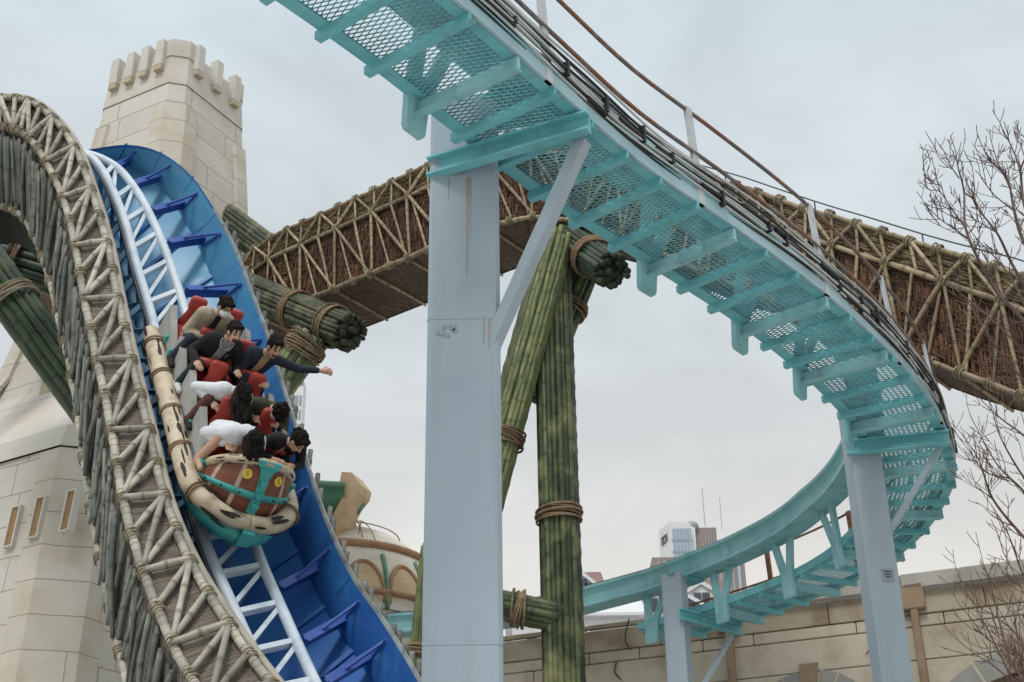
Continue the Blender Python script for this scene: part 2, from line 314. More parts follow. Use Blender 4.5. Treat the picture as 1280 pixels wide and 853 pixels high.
    def build(s, name, mats, parent=None, smooth=False, base=None):
        o = V(base) if base is not None else (V(parent['_b']) if parent is not None and '_b' in parent else V((0, 0, 0)))
        me = bpy.data.meshes.new(name); me.from_pydata([tuple(p-o) for p in s.v], [], s.f)
        ul = me.uv_layers.new(name='UVMap'); flat = [c for u in s.uv for p in u for c in p]; ul.data.foreach_set('uv', flat)
        if isinstance(mats, str): mats = [mats]
        for k in mats: me.materials.append(MATS[k])
        me.polygons.foreach_set('material_index', s.mi)
        me.polygons.foreach_set('use_smooth', [smooth]*len(s.f)); me.update()
        ob = bpy.data.objects.new(name, me); C.objects.link(ob)
        if parent is not None: ob.parent = parent; ob.location = o-BASE.get(parent.name, V((0, 0, 0))); BASE[ob.name] = o; ob['_b'] = tuple(o)
        else: ob.location = o; BASE[ob.name] = o; ob['_b'] = tuple(o)
        return ob
BASE = {}
def thing(name, label, cat, loc=(0, 0, 0), group=None):
    o = bpy.data.objects.new(name, None); C.objects.link(o); o.location = loc; o.empty_display_size = .2
    BASE[o.name] = V(loc); o['_b'] = tuple(loc); o['label'] = label; o['category'] = cat; o['kind'] = 'thing'
    if group: o['group'] = group
    return o
def tag(o, label, cat, group=None):
    o['label'] = label; o['category'] = cat; o['kind'] = 'thing'
    if group: o['group'] = group
    return o
def struct(o, kind='structure'): o['kind'] = kind; return o
def cr(pts, n=8, closed=False):                     # smooth a polyline (Catmull-Rom)
    pts = [V(p) for p in pts]; out = []
    for i in range(len(pts)-1):
        a = pts[max(i-1, 0)]; b = pts[i]; c = pts[i+1]; d = pts[min(i+2, len(pts)-1)]
        if i == 0: a = b*2-c
        if i == len(pts)-2: d = c*2-b
        for k in range(n):
            t = k/n; out.append(.5*((2*b)+(c-a)*t+(2*a-5*b+4*c-d)*t*t+(3*b-a-3*c+d)*t**3))
    out.append(pts[-1]); return out
class Path:
    def __init__(s, pts):
        s.p = [V(p) for p in pts]; s.L = [0]
        for a, b in zip(s.p, s.p[1:]): s.L.append(s.L[-1]+(b-a).length)
        s.len = s.L[-1]
    def at(s, d):
        d = min(max(d, 0), s.len); import bisect
        i = min(max(bisect.bisect_right(s.L, d)-1, 0), len(s.p)-2); t = (d-s.L[i])/max(s.L[i+1]-s.L[i], 1e-9)
        return s.p[i].lerp(s.p[i+1], t)
    def tan(s, d): return (s.at(d+.06)-s.at(d-.06)).normalized()
    def near(s, q): return min(((s.at(s.len*i/400)-q).length, s.len*i/400) for i in range(401))[1]
def size(p0, p1):
    try:
        a = scr(p0); b = scr(p1)
        c = scr((p0+p1)/2); vis = -20 < c[0] < 1300 and -20 < c[1] < 880 and c[2] > 0
        return math.hypot(a[0]-b[0], a[1]-b[1])*(1 if vis else .01)
    except ZeroDivisionError: return 0
def pole_geo(g, a, b, r, n=7, bend=.012, mi=0):     # one bamboo pole with swollen joints
    a, b = V(a), V(b); L = (b-a).length; per = random.uniform(.24, .4); k = max(2, int(L/per)); v0 = random.random()
    o1 = (b-a).orthogonal().normalized(); o2 = (b-a).normalized().cross(o1); ph = random.uniform(0, 6.28); bx = random.uniform(-1, 1)*bend*L
    pts = []; rr = []
    m = max(4, k*3)
    for i in range(m+1):
        t = i/m; p = a.lerp(b, t)+(o1*math.cos(ph)+o2*math.sin(ph))*(bx*math.sin(math.pi*t))
        pts.append(p); rr.append(r*(1-.12*t)*(1.16 if i % 3 == 0 and 0 < i < m else random.uniform(.94, 1.0)))
    g.tube(pts, rr, n, mi, True, L/k, 0)
def emit(parent, name, items, mats, smooth=True, cap=98):
    """items: (length in view, function drawing into a G). The largest are parts of their own, the rest one part."""
    items = sorted(items, key=lambda q: -q[0])
    for s, fn in items[:cap]:
        g = G(); fn(g); g.build(name, mats, parent, smooth)
    if len(items) > cap:
        g = G()
        for s, fn in items[cap:]: fn(g)
        o = g.build(name, mats, parent, smooth); o['kind'] = 'stuff'
def lash(g, c, ax, r, turns=3, tr=.012, wid=.05, n=12):     # a rope lashing wound round axis ax
    c, ax = V(c), V(ax).normalized(); o1 = ax.orthogonal().normalized(); o2 = ax.cross(o1)
    for k in range(turns):
        off = (k-(turns-1)/2)*wid/turns*2; tl = random.uniform(-.35, .35); rr = r*random.uniform(.97, 1.1); p2 = random.uniform(0, 6.28)
        pts = [c+ax*(off+tl*rr*math.sin(t+p2)*.5)+o1*(math.cos(t)*rr)+o2*(math.sin(t)*rr) for t in [2*math.pi*j/n for j in range(n+1)]]
        g.tube(pts, tr, 5, 0, False)
def bundle(name, label, a, b, r, canes='green_cane', ropes=(.3, .7), nc=16, group='green bamboo bundle supports', ragged=.12, rope='rope', cat='bamboo support', swell=1.0):
    a, b = V(a), V(b); t = thing(name, label, cat, tuple(a), group); ax = (b-a).normalized(); L = (b-a).length
    o1 = ax.orthogonal().normalized(); o2 = ax.cross(o1); rc = r*math.sin(math.pi/nc)*1.12
    g = G(); g.tube([a+ax*.05, b-ax*.05], (r-rc)*.96, 20, 1)
    for j in range(nc):
        th = 2*math.pi*j/nc+random.uniform(-.05, .05); ro = r-rc+random.uniform(-.012, .012); rj = rc*random.uniform(.86, 1.1)
        d = o1*math.cos(th)+o2*math.sin(th); s0 = random.uniform(-ragged, ragged*.4); s1 = L+random.uniform(-ragged*.4, ragged)
        per = random.uniform(.28, .46); v0 = random.random(); m = max(3, int((s1-s0)/per*3)); pts = []; rr = []
        for i in range(m+1):
            q = s0+(s1-s0)*i/m; fr = ((q-s0)/per+v0) % 1
            k = 1.0 if swell == 1 else 1+(swell-1)*q/L
            pts.append(a+ax*q+d*(ro*k)); rr.append(rj*k*(1.14 if fr < .34/1.02 and fr > .02 and (i % 3 == 0) else random.uniform(.95, 1.0)))
        g.tube(pts, rr, 7, 0, True, per, v0)
    for j in range(nc//2+3):                          # inner canes, seen at the cut ends
        th = 2*math.pi*j/(nc//2)+.2; d = (o1*math.cos(th)+o2*math.sin(th))*(r*(.56 if j < nc//2 else .2)); k = 1.0 if swell == 1 else swell
        for p, e in ((a, -ax), (b, ax)):
            q = random.uniform(-.05, ragged); g.tube([p+d-e*.12, p+d+e*q], rc*1.15, 7, 0)
    g.build('cane_bundle', [canes, 'dark_core'], t, True)
    for q in ropes:
        gg = G(); k = 1.0 if swell == 1 else 1+(swell-1)*q
        lash(gg, a+ax*(L*q), ax, r*k+.022, 6, .021, .10, 24); gg.build('rope_binding', rope, t, True)
    return t

# ------------------------------------------------------------------ ground
g = G(); g.quad((-2500, -2500, 0), (2500, -2500, 0), (2500, 2500, 0), (-2500, 2500, 0)); struct(g.build('ground', 'paving'))
# ------------------------------------------------------------------ monorail: girder, catwalk slung beside it, columns
ZD = 9.0                                             # underside of the catwalk
CL = [(-4.55, 4.2), (-3.3, 5.72), (-2.05, 7.25), (-.8, 8.8), (.02, 9.95), (.80, 11.02), (1.66, 11.98), (2.56, 13.02), (3.2, 13.84), (3.82, 14.72), (4.36, 15.6), (4.78, 16.4), (5.16, 17.3),
      (5.46, 18.2), (5.58, 19.2), (5.58, 20.33), (5.40, 21.43), (5.01, 22.48), (4.43, 23.45), (3.92, 24.12), (3.45, 24.65), (2.8, 25.33), (1.95, 25.95), (1.1, 26.65), (.1, 27.2), (-.8, 27.5), (-2.3, 27.85), (-6, 28.6)]
deck = Path(cr([(x, y, ZD) for x, y in CL], 6))
def nrm(s): t = deck.tan(s); return V((-t.y, t.x, 0))          # towards the girder
def dk(s, n, z=0): q = deck.at(s)+nrm(s)*n; return V((q.x, q.y, ZD+z))
HW = .5
s_end = deck.near(V((2.4, 25.45, ZD)))
mono = thing('monorail_track', 'turquoise curved monorail girder with mesh catwalk and thin rusty handrail', 'monorail track', tuple(deck.at(6)))
def sweep(g, prof, s0, s1, ds=.25, mi=0, off=None):
    k = max(2, int((s1-s0)/ds)); g.loft([[dk(s0+(s1-s0)*i/k, n+(off(s0+(s1-s0)*i/k) if off else 0), z) for n, z in prof] for i in range(k+1)], True, mi, True)
_bk = [(deck.near(V((x, y, ZD))), n) for x, y, n in ((4.36, 15.6, .24), (5.3, 17.6, .50), (5.58, 19.2, .62), (5.40, 21.43, .74), (4.43, 23.45, .60), (3.45, 24.65, .48), (2.0, 25.95, .30))]
def bno(s): return float(np.interp(s, [q[0] for q in _bk], [q[1] for q in _bk]))   # girder centre: drifts inwards round the tight bend
g = G(); prof = [(-.21, .66), (.21, .66), (.21, .70), (.13, .735), (.10, .79), (.10, .92), (.13, .97), (.19, 1.0), (.19, 1.05), (-.19, 1.05), (-.19, 1.0), (-.13, .97), (-.10, .92), (-.10, .79), (-.13, .735), (-.21, .70)]
sweep(g, prof, 0, deck.len, .25, 0, bno); g.build('girder', 'teal_lit', mono)
g = G(); sweep(g, [(-.10, 1.053), (.10, 1.053), (.10, 1.10), (-.10, 1.10)], 0, deck.len, .25, 0, bno); g.build('running_rail', 'steel_rail', mono)
for side, n0 in (('inner', HW), ('outer', -HW)):
    g = G(); e = .03 if n0 > 0 else -.03
    sweep(g, sorted([(n0, .0)])+[(n0+e, 0), (n0+e, .13), (n0, .13)], 0, s_end)
    sweep(g, [(n0, .003), (n0-e*2.6, .003), (n0-e*2.6, .018), (n0, .018)], 0, s_end)
    g.build('side_stringer', 'teal_paint' if n0 > 0 else 'pale_aqua', mono)
g = G(); sweep(g, [(-HW+.005, -.006), (-HW+.10, -.006), (-HW+.10, .0), (-HW+.005, .0)], 0, s_end); sweep(g, [(HW-.10, -.006), (HW-.005, -.006), (HW-.005, .0), (HW-.10, .0)], 0, s_end)
g.build('deck_frame', 'teal_paint', mono)
g = G()                                               # expanded-metal grating: two crossed families of strands
SW, LW = .050, .12; slope = SW/LW*1.0; w0 = HW-.04
ns = int(s_end/SW)
for fam in (1, -1):
    for i in range(-9, ns+9):
        s0 = i*SW; pts = []
        for k in range(4):
            n = -w0+2*w0*k/3; s = s0+fam*n*slope
            if 0 < s < s_end: pts.append((s, n))
        for (sa, na), (sb, nb) in zip(pts, pts[1:]):
            a = dk(sa, na, .035); b = dk(sb, nb, .035); d = (b-a).normalized(); x = V((-d.y, d.x, 0))*.0032; z = V((0, 0, .0045))
            i0 = len(g.v); g.v += [a-x-z, a+x-z, a+x+z, a-x+z, b-x-z, b+x-z, b+x+z, b-x+z]
            for f in ((0, 1, 5, 4), (1, 2, 6, 5), (2, 3, 7, 6), (3, 0, 4, 7)): g.face([i0+q for q in f])
g.build('catwalk_grating', 'teal_grating', mono)
s_col = deck.near(V((.38, 10.5, ZD)))               # catwalk station of the near column
HP = 1.72
hs = [deck.near(PZ(x, y, ZD)) for x, y in ((505, 140), (783, 340), (912, 413), (1008, 463))]; hs = [hs[0]-HP*k for k in (3, 2) if hs[0]-HP*k > .3]+hs+[hs[-1]+HP*k for k in range(1, 22) if hs[-1]+HP*k < deck.len-1]
def hanger(s):
    g = G(); t = deck.tan(s); n = nrm(s); lf = 0
    def q(a, z, o): return dk(s, HW+.05+(max(bno(s)-.06, .3)-HW-.05)*max(0, z/.66)+o, 0)+t*a+V((0, 0, z))
    for o0 in (0,):
        L = [(-.27, .66), (-.14, .66), (-.02, .24), (.02, .24), (.14, .66), (.27, .66)]
        # two legs of the V and the plate that joins them
        for poly in ([L[0], L[1], (-.03, .22), (-.14, .08)], [L[5], (.14, .08), (.03, .22), L[4]], [(-.14, .08), (-.03, .22), (.03, .22), (.14, .08), (.125, -.27), (.10, -.31), (-.10, -.31), (-.125, -.27)][::-1]):
            g.prism([q(a, z, -.03) for a, z in poly], n*.06)
    return g
s_c2 = deck.near(V((5.05, 16.95, ZD))); s_c3 = deck.near(V((3.2, 24.5, ZD)))
for s in hs:
    if s > 15 and scr(dk(s, .4))[0] < 738: continue
    if min(abs(s-s_col), abs(s-s_c2), abs(s-s_c3)) < .3: continue
    g = hanger(s); h = g.build('hanger_bracket', 'teal_paint' if s > s_end else 'teal_lit', mono)
    if s < s_end-.2:
        g = G(); t = deck.tan(s); n = nrm(s)
        g.box(dk(s, .0, -.075)+t*.0, n*(HW+.02), t*.020, V((0, 0, .06))); g.box(dk(s, .0, -.138), n*(HW+.02), t*.045, V((0, 0, .006)))
        g.build('bracket_arm', 'teal_lit', mono)
s = .35; k = 0
rung = []
while s < s_end-.1:
    if all(abs(s-h) > .16 for h in hs+[s_c2, s_c3]): rung.append(s)
    s += .573
for s in rung:
    g = G(); t = deck.tan(s); n = nrm(s); c = dk(s, .01, -.05)
    g.box(c+V((0, 0, .012)), n*(HW+.05), t*.007, V((0, 0, .038))); g.box(c+V((0, 0, -.022))+t*.036, n*(HW+.05), t*.029, V((0, 0, .004)))
    g.build('cross_beam', 'teal_paint', mono)
# cables and conduits clipped along the outer edge
for i, (z, o, r, mname) in enumerate([(.16+.036*k, .045+.02*(k % 2), (.013, .011, .015, .012)[k % 4], ('cable_black', 'cable_pale', 'cable_black', 'cable_pale', 'cable_pale')[k % 5]) for k in range(10)]):
    g = G(); ph = random.uniform(0, 6); pts = [dk(q*.35, -HW-o+.02+.012*math.sin(q*.9+ph), z-.03+.012*math.sin(q*.7+ph*2)) for q in range(int(s_end*.82/.35))]
    g.tube(pts, r, 6); g.build('cable', mname, mono, True)
q = .8
while q < s_end*.8:
    g = G(); L = random.uniform(.12, .5); zc = random.choice([.17, .21, .26, .31]); n = nrm(q)
    g.tube([dk(q, -HW-.05, zc), dk(q+L/2, -HW-.05, zc), dk(q+L, -HW-.05, zc)], random.uniform(.018, .028), 7); g.build('cable_joint', 'cable_black', mono)
    g = G(); g.box(dk(q+L, -HW-.05, random.choice([.2, .27, .3])), n*.03, deck.tan(q)*.016, V((0, 0, random.uniform(.03, .10)))); g.build('cable_clip', 'cable_black', mono)
    q += random.uniform(.5, .9)
# handrail
posts = [deck.near(PZ(x, y, ZD)+nrm(10)*.5) for x, y in ((670, 102), (870, 262), (1028, 372), (1135, 450), (1183, 522))]
sp = 1.95
posts = [posts[0]-sp*2, posts[0]-sp]+posts+[posts[-1]+sp*k for k in range(1, 8) if posts[-1]+sp*k < s_end-.3]
for s in posts:
    g = G(); a = dk(s, -HW-.02, .0); b = dk(s, -HW+.05, 1.16); t = deck.tan(s); n = nrm(s); ln = (b-a)
    g.box((a+b)/2, n*.02, t*.044, ln/2); g.build('handrail_post', 'galvanised' if s < 19 else 'rust_orange', mono)
for z, o in ((1.13, .05), (.60, .0)):
    g = G(); g.tube([dk(q*.3, -HW+o, z) for q in range(int(22/.3)+1)], .021, 7); g.build('handrail', 'rusty_rail', mono, True)
    g = G(); g.tube([dk(22+q*.3, -HW+o, z) for q in range(int((s_end-22.1)/.3))], .020, 7); g.build('handrail', 'rust_orange', mono, True)
# columns
def column(label, x, y, wd, rot, arm_s, zt=ZD+.64, brace=True, sticker=None):
    t = thing('support_column', label, 'column', (x, y, 0), 'pale blue monorail columns'); h = wd/2
    gp = dk(arm_s, bno(arm_s), .645); cp = V((x, y, gp.z)); g = G(); g.box((gp+cp)/2+V((0, 0, -.012)), (gp-cp)/2+(gp-cp).normalized()*.2, (gp-cp).normalized().cross(V((0, 0, 1)))*wd*.45, V((0, 0, .018))); g.build('head_plate', 'teal_paint', t)
    cx, sx = math.cos(rot), math.sin(rot); X = V((cx, sx, 0)); Y = V((-sx, cx, 0))
    g = G(); b = .03 if wd > .5 else .015
    ring = [(-h+b, -h), (h-b, -h), (h, -h+b), (h, h-b), (h-b, h), (-h+b, h), (-h, h-b), (-h, -h+b)]
    g.loft([[V((x, y, z))+X*p+Y*q for p, q in ring] for z in [0, 2, 4, 6, 7, 8, 8.6, zt]], True, 0, True); g.build('shaft', 'pale_paint', t)
    g = G(); g.box((x, y, .02), X*(wd*.85), Y*(wd*.85), V((0, 0, .02))); g.build('base_plate', 'pale_paint', t)
    for z in ((4.6, 7.35) if wd > .5 else (5.9,)):
        g = G(); e = h+.003; rg = [(-e+b, -e), (e-b, -e), (e, -e+b), (e, e-b), (e-b, e), (-e+b, e), (-e, e-b), (-e, -e+b)]
        g.loft([[V((x, y, zz))+X*p+Y*q for p, q in rg] for zz in (z-.012, z+.012)], True); g.build('weld_seam', 'pale_paint', t)
    n = nrm(arm_s); tt = deck.tan(arm_s); a = V((x, y, ZD-.13)); o = dk(arm_s, -HW-.02, -.13); cl = V((x, y, 0))
    d = (o-a).normalized(); d.z = 0; p0 = a
    side = V((d.y, -d.x, 0))
    if side.y > 0: side = -side
    off = side*(h+.05)
    g = G(); e0 = a+off; e0 = e0-d*max(0, (e0.x-(x-h))/max(d.x, .2)) if wd > .5 else e0-d*h; e1 = o+off*.15
    g.beam(e0, e1+off*.85, .02, .17); g.beam(e0+V((0, 0, .085))+side*.03, e1+off*.85+V((0, 0, .085))+side*.03, .10, .02); g.beam(e0+V((0, 0, -.085))+side*.03, e1+off*.85+V((0, 0, -.085))+side*.03, .10, .02)
    g.build('cross_arm', 'teal_paint', t)
    if brace:
        L = (o-a).length; lo = a+d*(h-.02)-V((0, 0, L*1.32 if wd > .5 else L*1.05)); 
        g = G(); g.beam(lo+side*(h*.35), e1+off*.5-d*.12-V((0, 0, .06)), .11 if wd > .5 else .07, .11 if wd > .5 else .07)
        g.build('brace', 'pale_paint', t)
    return t, X, Y
c1 = column('broad pale blue column with rust streak and diagonal brace under the catwalk', -.40, 10.78, .6, 0, s_col)
t = c1[0]
g = G(); c = P(559, 413, 10.4755)
for (dx, dz, r) in ((-.05, -.02, .035), (.045, .03, .03), (.06, -.005, .02), (-.02, .03, .018), (.0, -.05, .02)):
    ring = [c+V((dx+r*math.cos(q)*random.uniform(.8, 1.3), -.001, dz+r*math.sin(q)*random.uniform(.8, 1.3))) for q in [2*math.pi*i/9 for i in range(9)]]
    g.prism(ring, V((0, .003, 0)))
g.build('worn_sticker', 'sticker_grey', t)
g = G()
for x0, wdx, y0, y1 in ((584, .012, 222, 345), (588, .006, 222, 300), (561, .005, 222, 250), (605, .008, 395, 430), (612, .010, 398, 436)):
    a = P(x0, y0, 10.4765); b = P(x0-.5, y1, 10.4765); 
    g.prism([a+V((-wdx, 0, 0)), a+V((wdx, 0, 0)), b+V((wdx*.2, 0, 0)), b+V((-wdx*.2, 0, 0))], V((0, .002, 0)))
g.build('rust_streak', 'rust_streak' if 'rust_streak' in MATS else 'rust', t)
s2 = s_c2; c2 = column('slim pale blue column under the tightest bend of the monorail, before the stone wall', 4.47, 17.05, .38, R(4), s2)
s3 = s_c3; c3 = column('short looking pale blue column in front of the white houses and stone wall', 2.76, 24.12, .36, R(-24), s3)
t = c2[0]
g = G(); q = P(1110, 719, 16.857); g.box(q, c2[1]*.075, c2[2]*.004, V((0, 0, .08))); o = g.build('notice_plate', 'sticker_grey', t)
g = G()
for k in range(3): g.box(q+V((0, -.0065, .045-.035*k)), c2[1]*(.055-.01*k), c2[2]*.001, V((0, 0, .009)))
g.build('faded_print', 'sign_ink', o)
s4 = deck.near(V((-1.6, 27.2, ZD)))
# ------------------------------------------------------------------ brown thatched coaster housing crossing behind
def pl(pts, n=6):                                   # pixel polyline with ground distance
    return Path(cr([P(*q) for q in pts], n))
T0 = [(300, 325, 26.2), (345, 296, 25.6), (392, 275, 24.9), (459, 244, 24.0), (533, 210, 23.0), (620, 172, 21.9), (700, 160, 21.2), (780, 181, 20.5), (868, 216, 19.7), (918, 231, 19.2), (998, 258, 18.5), (1077, 282, 17.9), (1161, 309, 17.3), (1229, 329, 16.8), (1280, 346, 16.4), (1400, 392, 15.5), (1650, 480, 14.0)]
def below(k, f):                                    # the pixel under T0[k] at a fraction of the side height
    x, y, d = T0[k]; h = [96, 99, 102, 106, 109, 114, 119, 125, 132, 137, 143, 149, 156, 163, 168, 185, 200][k]; return (x, y+h*f, d)
TT = Path(cr([P(*q) for q in T0], 6)); nb = len(TT.p)
hh = 1.93
def gs(s, z, o=0):                                  # a point of the housing: station, height below the top edge, outwards
    q = TT.at(s); t = TT.tan(s); n = V((t.y, -t.x, 0)).normalized(); dz = 1.0
    return q+n*o+V((0, 0, -z))
th = thing('covered_coaster_track', 'long brown thatched coaster housing with pole lattice crossing behind the pale column', 'coaster track', tuple(TT.at(5)))
NS = int(TT.len/.5)
S_ = [TT.len*i/NS for i in range(NS+1)]
ZM, ZB = .54, hh
def tufts(g, z0, z1, n, ln, vert, o=.02):
    for _ in range(n):
        s = random.uniform(0, TT.len); z = random.uniform(z0, z1); L = random.uniform(.5, 1)*ln
        if vert: a = gs(s, z, o+.01); b = gs(s+random.uniform(-.15, .15)*L, min(z+L, z1+.03), o+random.uniform(.01, .045))
        else: a = gs(s, z, o+.01); b = gs(s+L, min(z+random.uniform(-.1, .2)*L, z1), o+random.uniform(.01, .045))
        t = (b-a).normalized(); w_ = t.cross(V((0, 1, 0))).normalized()*random.uniform(.006, .014); i = len(g.v)
        up = V((0, -.012, 0)); g.v += [a-w_, a+w_, b+w_*.4, b-w_*.4, (a+b)/2+up]
        g.face([i, i+1, i+4]); g.face([i+1, i+2, i+4]); g.face([i+2, i+3, i+4]); g.face([i+3, i, i+4])
g = G(); g.loft([[gs(s, 0, 0), gs(s, ZM, .0)] for s in S_], False, 0); g.loft([[gs(s, 0, -1.5), gs(s, 0, 0)] for s in S_], False, 0)
g.build('upper_thatch', 'thatch_gold', th)
g = G(); tufts(g, .03, ZM, 2600, .34, False); o = g.build('thatch_fringe', 'thatch_gold_tuft', th); o['kind'] = 'stuff'
g = G(); g.loft([[gs(s, ZM, 0), gs(s, ZB, -.03)] for s in S_], False, 0); g.loft([[gs(s, ZB, -1.5), gs(s, 0, -1.5)] for s in S_], False, 0)
g.build('side_thatch', 'thatch_red', th)
g = G(); tufts(g, ZM+.05, ZB-.1, 4200, .42, True, .0); tufts(g, ZM+.05, ZB-.1, 2600, .36, False, .0); o = g.build('reed_fringe', 'thatch_red_tuft', th); o['kind'] = 'stuff'
g = G(); g.loft([[gs(s, ZB, -.03), gs(s, ZB-.02, -1.5)] for s in S_], False, 0); 
g.build('soffit', 'soffit_wood', th)
poles = []; ties = []
def addp(a, b, r): poles.append((size(a, b), lambda g, a=a, b=b, r=r*random.uniform(.72, .95): pole_geo(g, a, b, r)))
def addt(c, ax, r): ties.append((size(c-V((0, 0, .1)), c+V((0, 0, .1))), lambda g, c=c, ax=ax, r=r: lash(g, c, ax, r, 3, .014, .07)))
bay = .98; nb_ = int(TT.len/bay)
for i in range(nb_):
    s = i*bay; m_ = s+bay/2; e = s+bay; flip = TT.at(s).x > 1.2; j = lambda: random.uniform(-.05, .05)
    for z, r in ((.02, .05), (ZM, .05), (ZB, .055)):
        addp(gs(s-.06, z+j()*.2, .07), gs(e+.06, z+j()*.2, .07), r)
    addp(gs(m_, 0, .09), gs(s, ZM, .12), .036); addp(gs(m_, 0, .10), gs(e, ZM, .11), .036)
    addp(gs(s+j(), 0, .08), gs(s+j(), ZM, .08), .032); addp(gs(m_+j(), .02, .08), gs(m_+j(), ZM, .08), .032)
    k = -1 if flip else 1
    p0, p1 = (s, e) if not flip else (e, s)
    addp(gs(p0+j(), ZM, .1), gs(p0+j(), ZB, .06), .036); addp(gs(p0, ZM, .12), gs(p1+j(), ZB, .07), .038)
    addp(gs(p0+k*.07, ZM+.12, .07), gs(m_+j(), ZB, .06), .032); addp(gs(m_+j(), ZM, .08), gs(p1-k*.08+j(), ZB, .07), .033)
    t = TT.tan(s)
    for z, o_ in ((.02, .07), (ZM, .08), (ZB, .06)): addt(gs(s, z, o_), t, .075)
    addt(gs(m_, .03, .07), t, .07); addt(gs(m_, ZB, .06), t, .065)
    # rafters under the soffit
    a = gs(s, ZB+.03, -.02); b = gs(s, ZB+.03, -1.5); poles.append((size(a, b)*.8, lambda g, a=a, b=b: pole_geo(g, a, b, .032)))
emit(th, 'bamboo_pole', poles, 'brown_pole'); emit(th, 'rope_lashing', ties, 'rope_pale')
g = G(); g.tube([gs(s, -.32, -.4) for s in S_], .012, 5); 
for i in range(0, len(S_), 4): g.tube([gs(S_[i], 0, -.4), gs(S_[i], -.32, -.4)], .012, 5)
g.build('guard_cable', 'steel_rail', th)

# ------------------------------------------------------------------ green bamboo supports
bundle('bamboo_post', 'tall upright green bamboo post bound with rope between the two pale columns', (.70, 21.3, 0), (.70, 21.3, 14.6), .325, 'green_cane', (.38, .665), 20)
a = P(697, 298, 21.0); b = P(600, 655, 21.2); b = a+(b-a)*(a.z/(a.z-b.z)); bundle('bamboo_strut', 'light green bamboo leg slanting down behind the broad pale column', b, a, .30, 'yellow_cane', (.2, .75), 20)
a = P(744, 305, 21.9); b = P(668, 490, 21.75); bundle('bamboo_strut', 'short bamboo leg leaning from the dark cross beam to the tall post', b, a, .28, 'green_cane', (.55,), 14)
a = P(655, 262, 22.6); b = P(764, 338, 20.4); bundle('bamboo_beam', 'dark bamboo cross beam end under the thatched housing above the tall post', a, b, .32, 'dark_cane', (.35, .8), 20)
a = P(560, 742, 21.1); b = P(699, 772, 21.2); bundle('bamboo_beam', 'level green bamboo brace joining the tall post low down, rope in its middle', a, b, .24, 'green_cane', (.63,), 12)
a = P(282, 352, 26.3); b = P(436, 416, 24.0); bundle('bamboo_beam', 'long green bamboo cross beam below the thatched housing beside the blue chute', a, b, .38, 'olive_cane', (.6, .88), 24)
a = P(285, 275, 27.0); b = P(341, 318, 26.2); bundle('bamboo_beam', 'stub of bamboo beam between stone tower and thatched housing', a, b, .36, 'olive_cane', (), 20)
a = P(388, 425, 24.3); b = P(318, 520, 24.6); bundle('bamboo_strut', 'yellow green bamboo leg behind the man with outstretched arm', b, a, .36, 'yellow_cane', (.86, .92), 15)
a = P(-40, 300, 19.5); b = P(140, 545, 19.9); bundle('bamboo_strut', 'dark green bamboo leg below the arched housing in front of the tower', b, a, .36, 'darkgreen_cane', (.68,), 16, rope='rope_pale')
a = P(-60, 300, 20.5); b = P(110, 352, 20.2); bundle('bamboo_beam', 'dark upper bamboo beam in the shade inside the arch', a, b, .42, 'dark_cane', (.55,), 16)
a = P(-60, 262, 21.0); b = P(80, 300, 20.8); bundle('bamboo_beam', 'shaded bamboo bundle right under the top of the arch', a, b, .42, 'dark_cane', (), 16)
a = P(535, 690, 20.5); b = P(512, 900, 20.5); bundle('bamboo_strut', 'thin bamboo foot showing between blue chute and broad pale column', b, a, .12, 'yellow_cane', (.2, .4), 10)
# the covered track runs on behind the arch
g0 = thing('covered_track_end', 'dark brown plank underside of covered track peeping out below the arch', 'coaster track', tuple(P(10, 370, 23)))
g = G(); A = [P(-120, 300, 22), P(-60, 330, 23), P(38, 408, 24)]; 
rows = []
for p in A: rows.append([p, p+V((0, 0, -.02)), p+V((1.1, 1.6, 0)), p+V((1.1, 1.6, .9)), p+V((0, 0, .9))])
g.loft(rows, True, 0, True); g.build('soffit', 'soffit_wood', g0)
for k in range(7):
    p = A[0].lerp(A[2], k/6.0); g = G(); pole_geo(g, p+V((0, -.03, -.04)), p+V((1.1, 1.57, -.04)), .03); g.build('batten', 'brown_pole', g0, True)

# ------------------------------------------------------------------ stone tower
tw = thing('castle_tower', 'tall pale stone tower with battlements and chamfered corners behind the roller coaster', 'tower', (-7.9, 27.4, 0))
def plan(z):
    """centre, half diagonal, chamfer"""
    zs = [0, 8, 11.9, 12.3, 13.2, 14.0, 18.9, 22.65, 24.4]
    hv = [4.6, 4.1, 3.75, 3.75, 3.0, 2.55, 1.80, 1.45, 1.38]; cx = [-8.75, -8.7, -8.6, -8.5, -8.35, -8.12, -7.72, -7.76, -7.78]; kv = [.95, .85, .8, .8, .75, .6, .45, .36, .34]
    f = lambda a: float(np.interp(z, zs, a)); return V((f(cx), 27.0, z)), f(hv), f(kv)
n0 = V((.27, -.963, 0)).normalized(); e0 = V((n0.y*-1, n0.x, 0))      # towards the camera, and to the right
if e0.x < 0: e0 = -e0
def corners(z, grow=0.0):
    c, h, k = plan(z); h += grow; out = []
    for d, p in ((n0, e0), (e0, -n0), (-n0, -e0), (-e0, n0)):       # near, right, far, left corners, each cut
        q = c+d*h; a = k/2+ (grow*.41)
        out += [q-p*a, q+p*a]
    return out                                        # 0,1 near chamfer L,R; 2,3 right; 4,5 far; 6,7 left
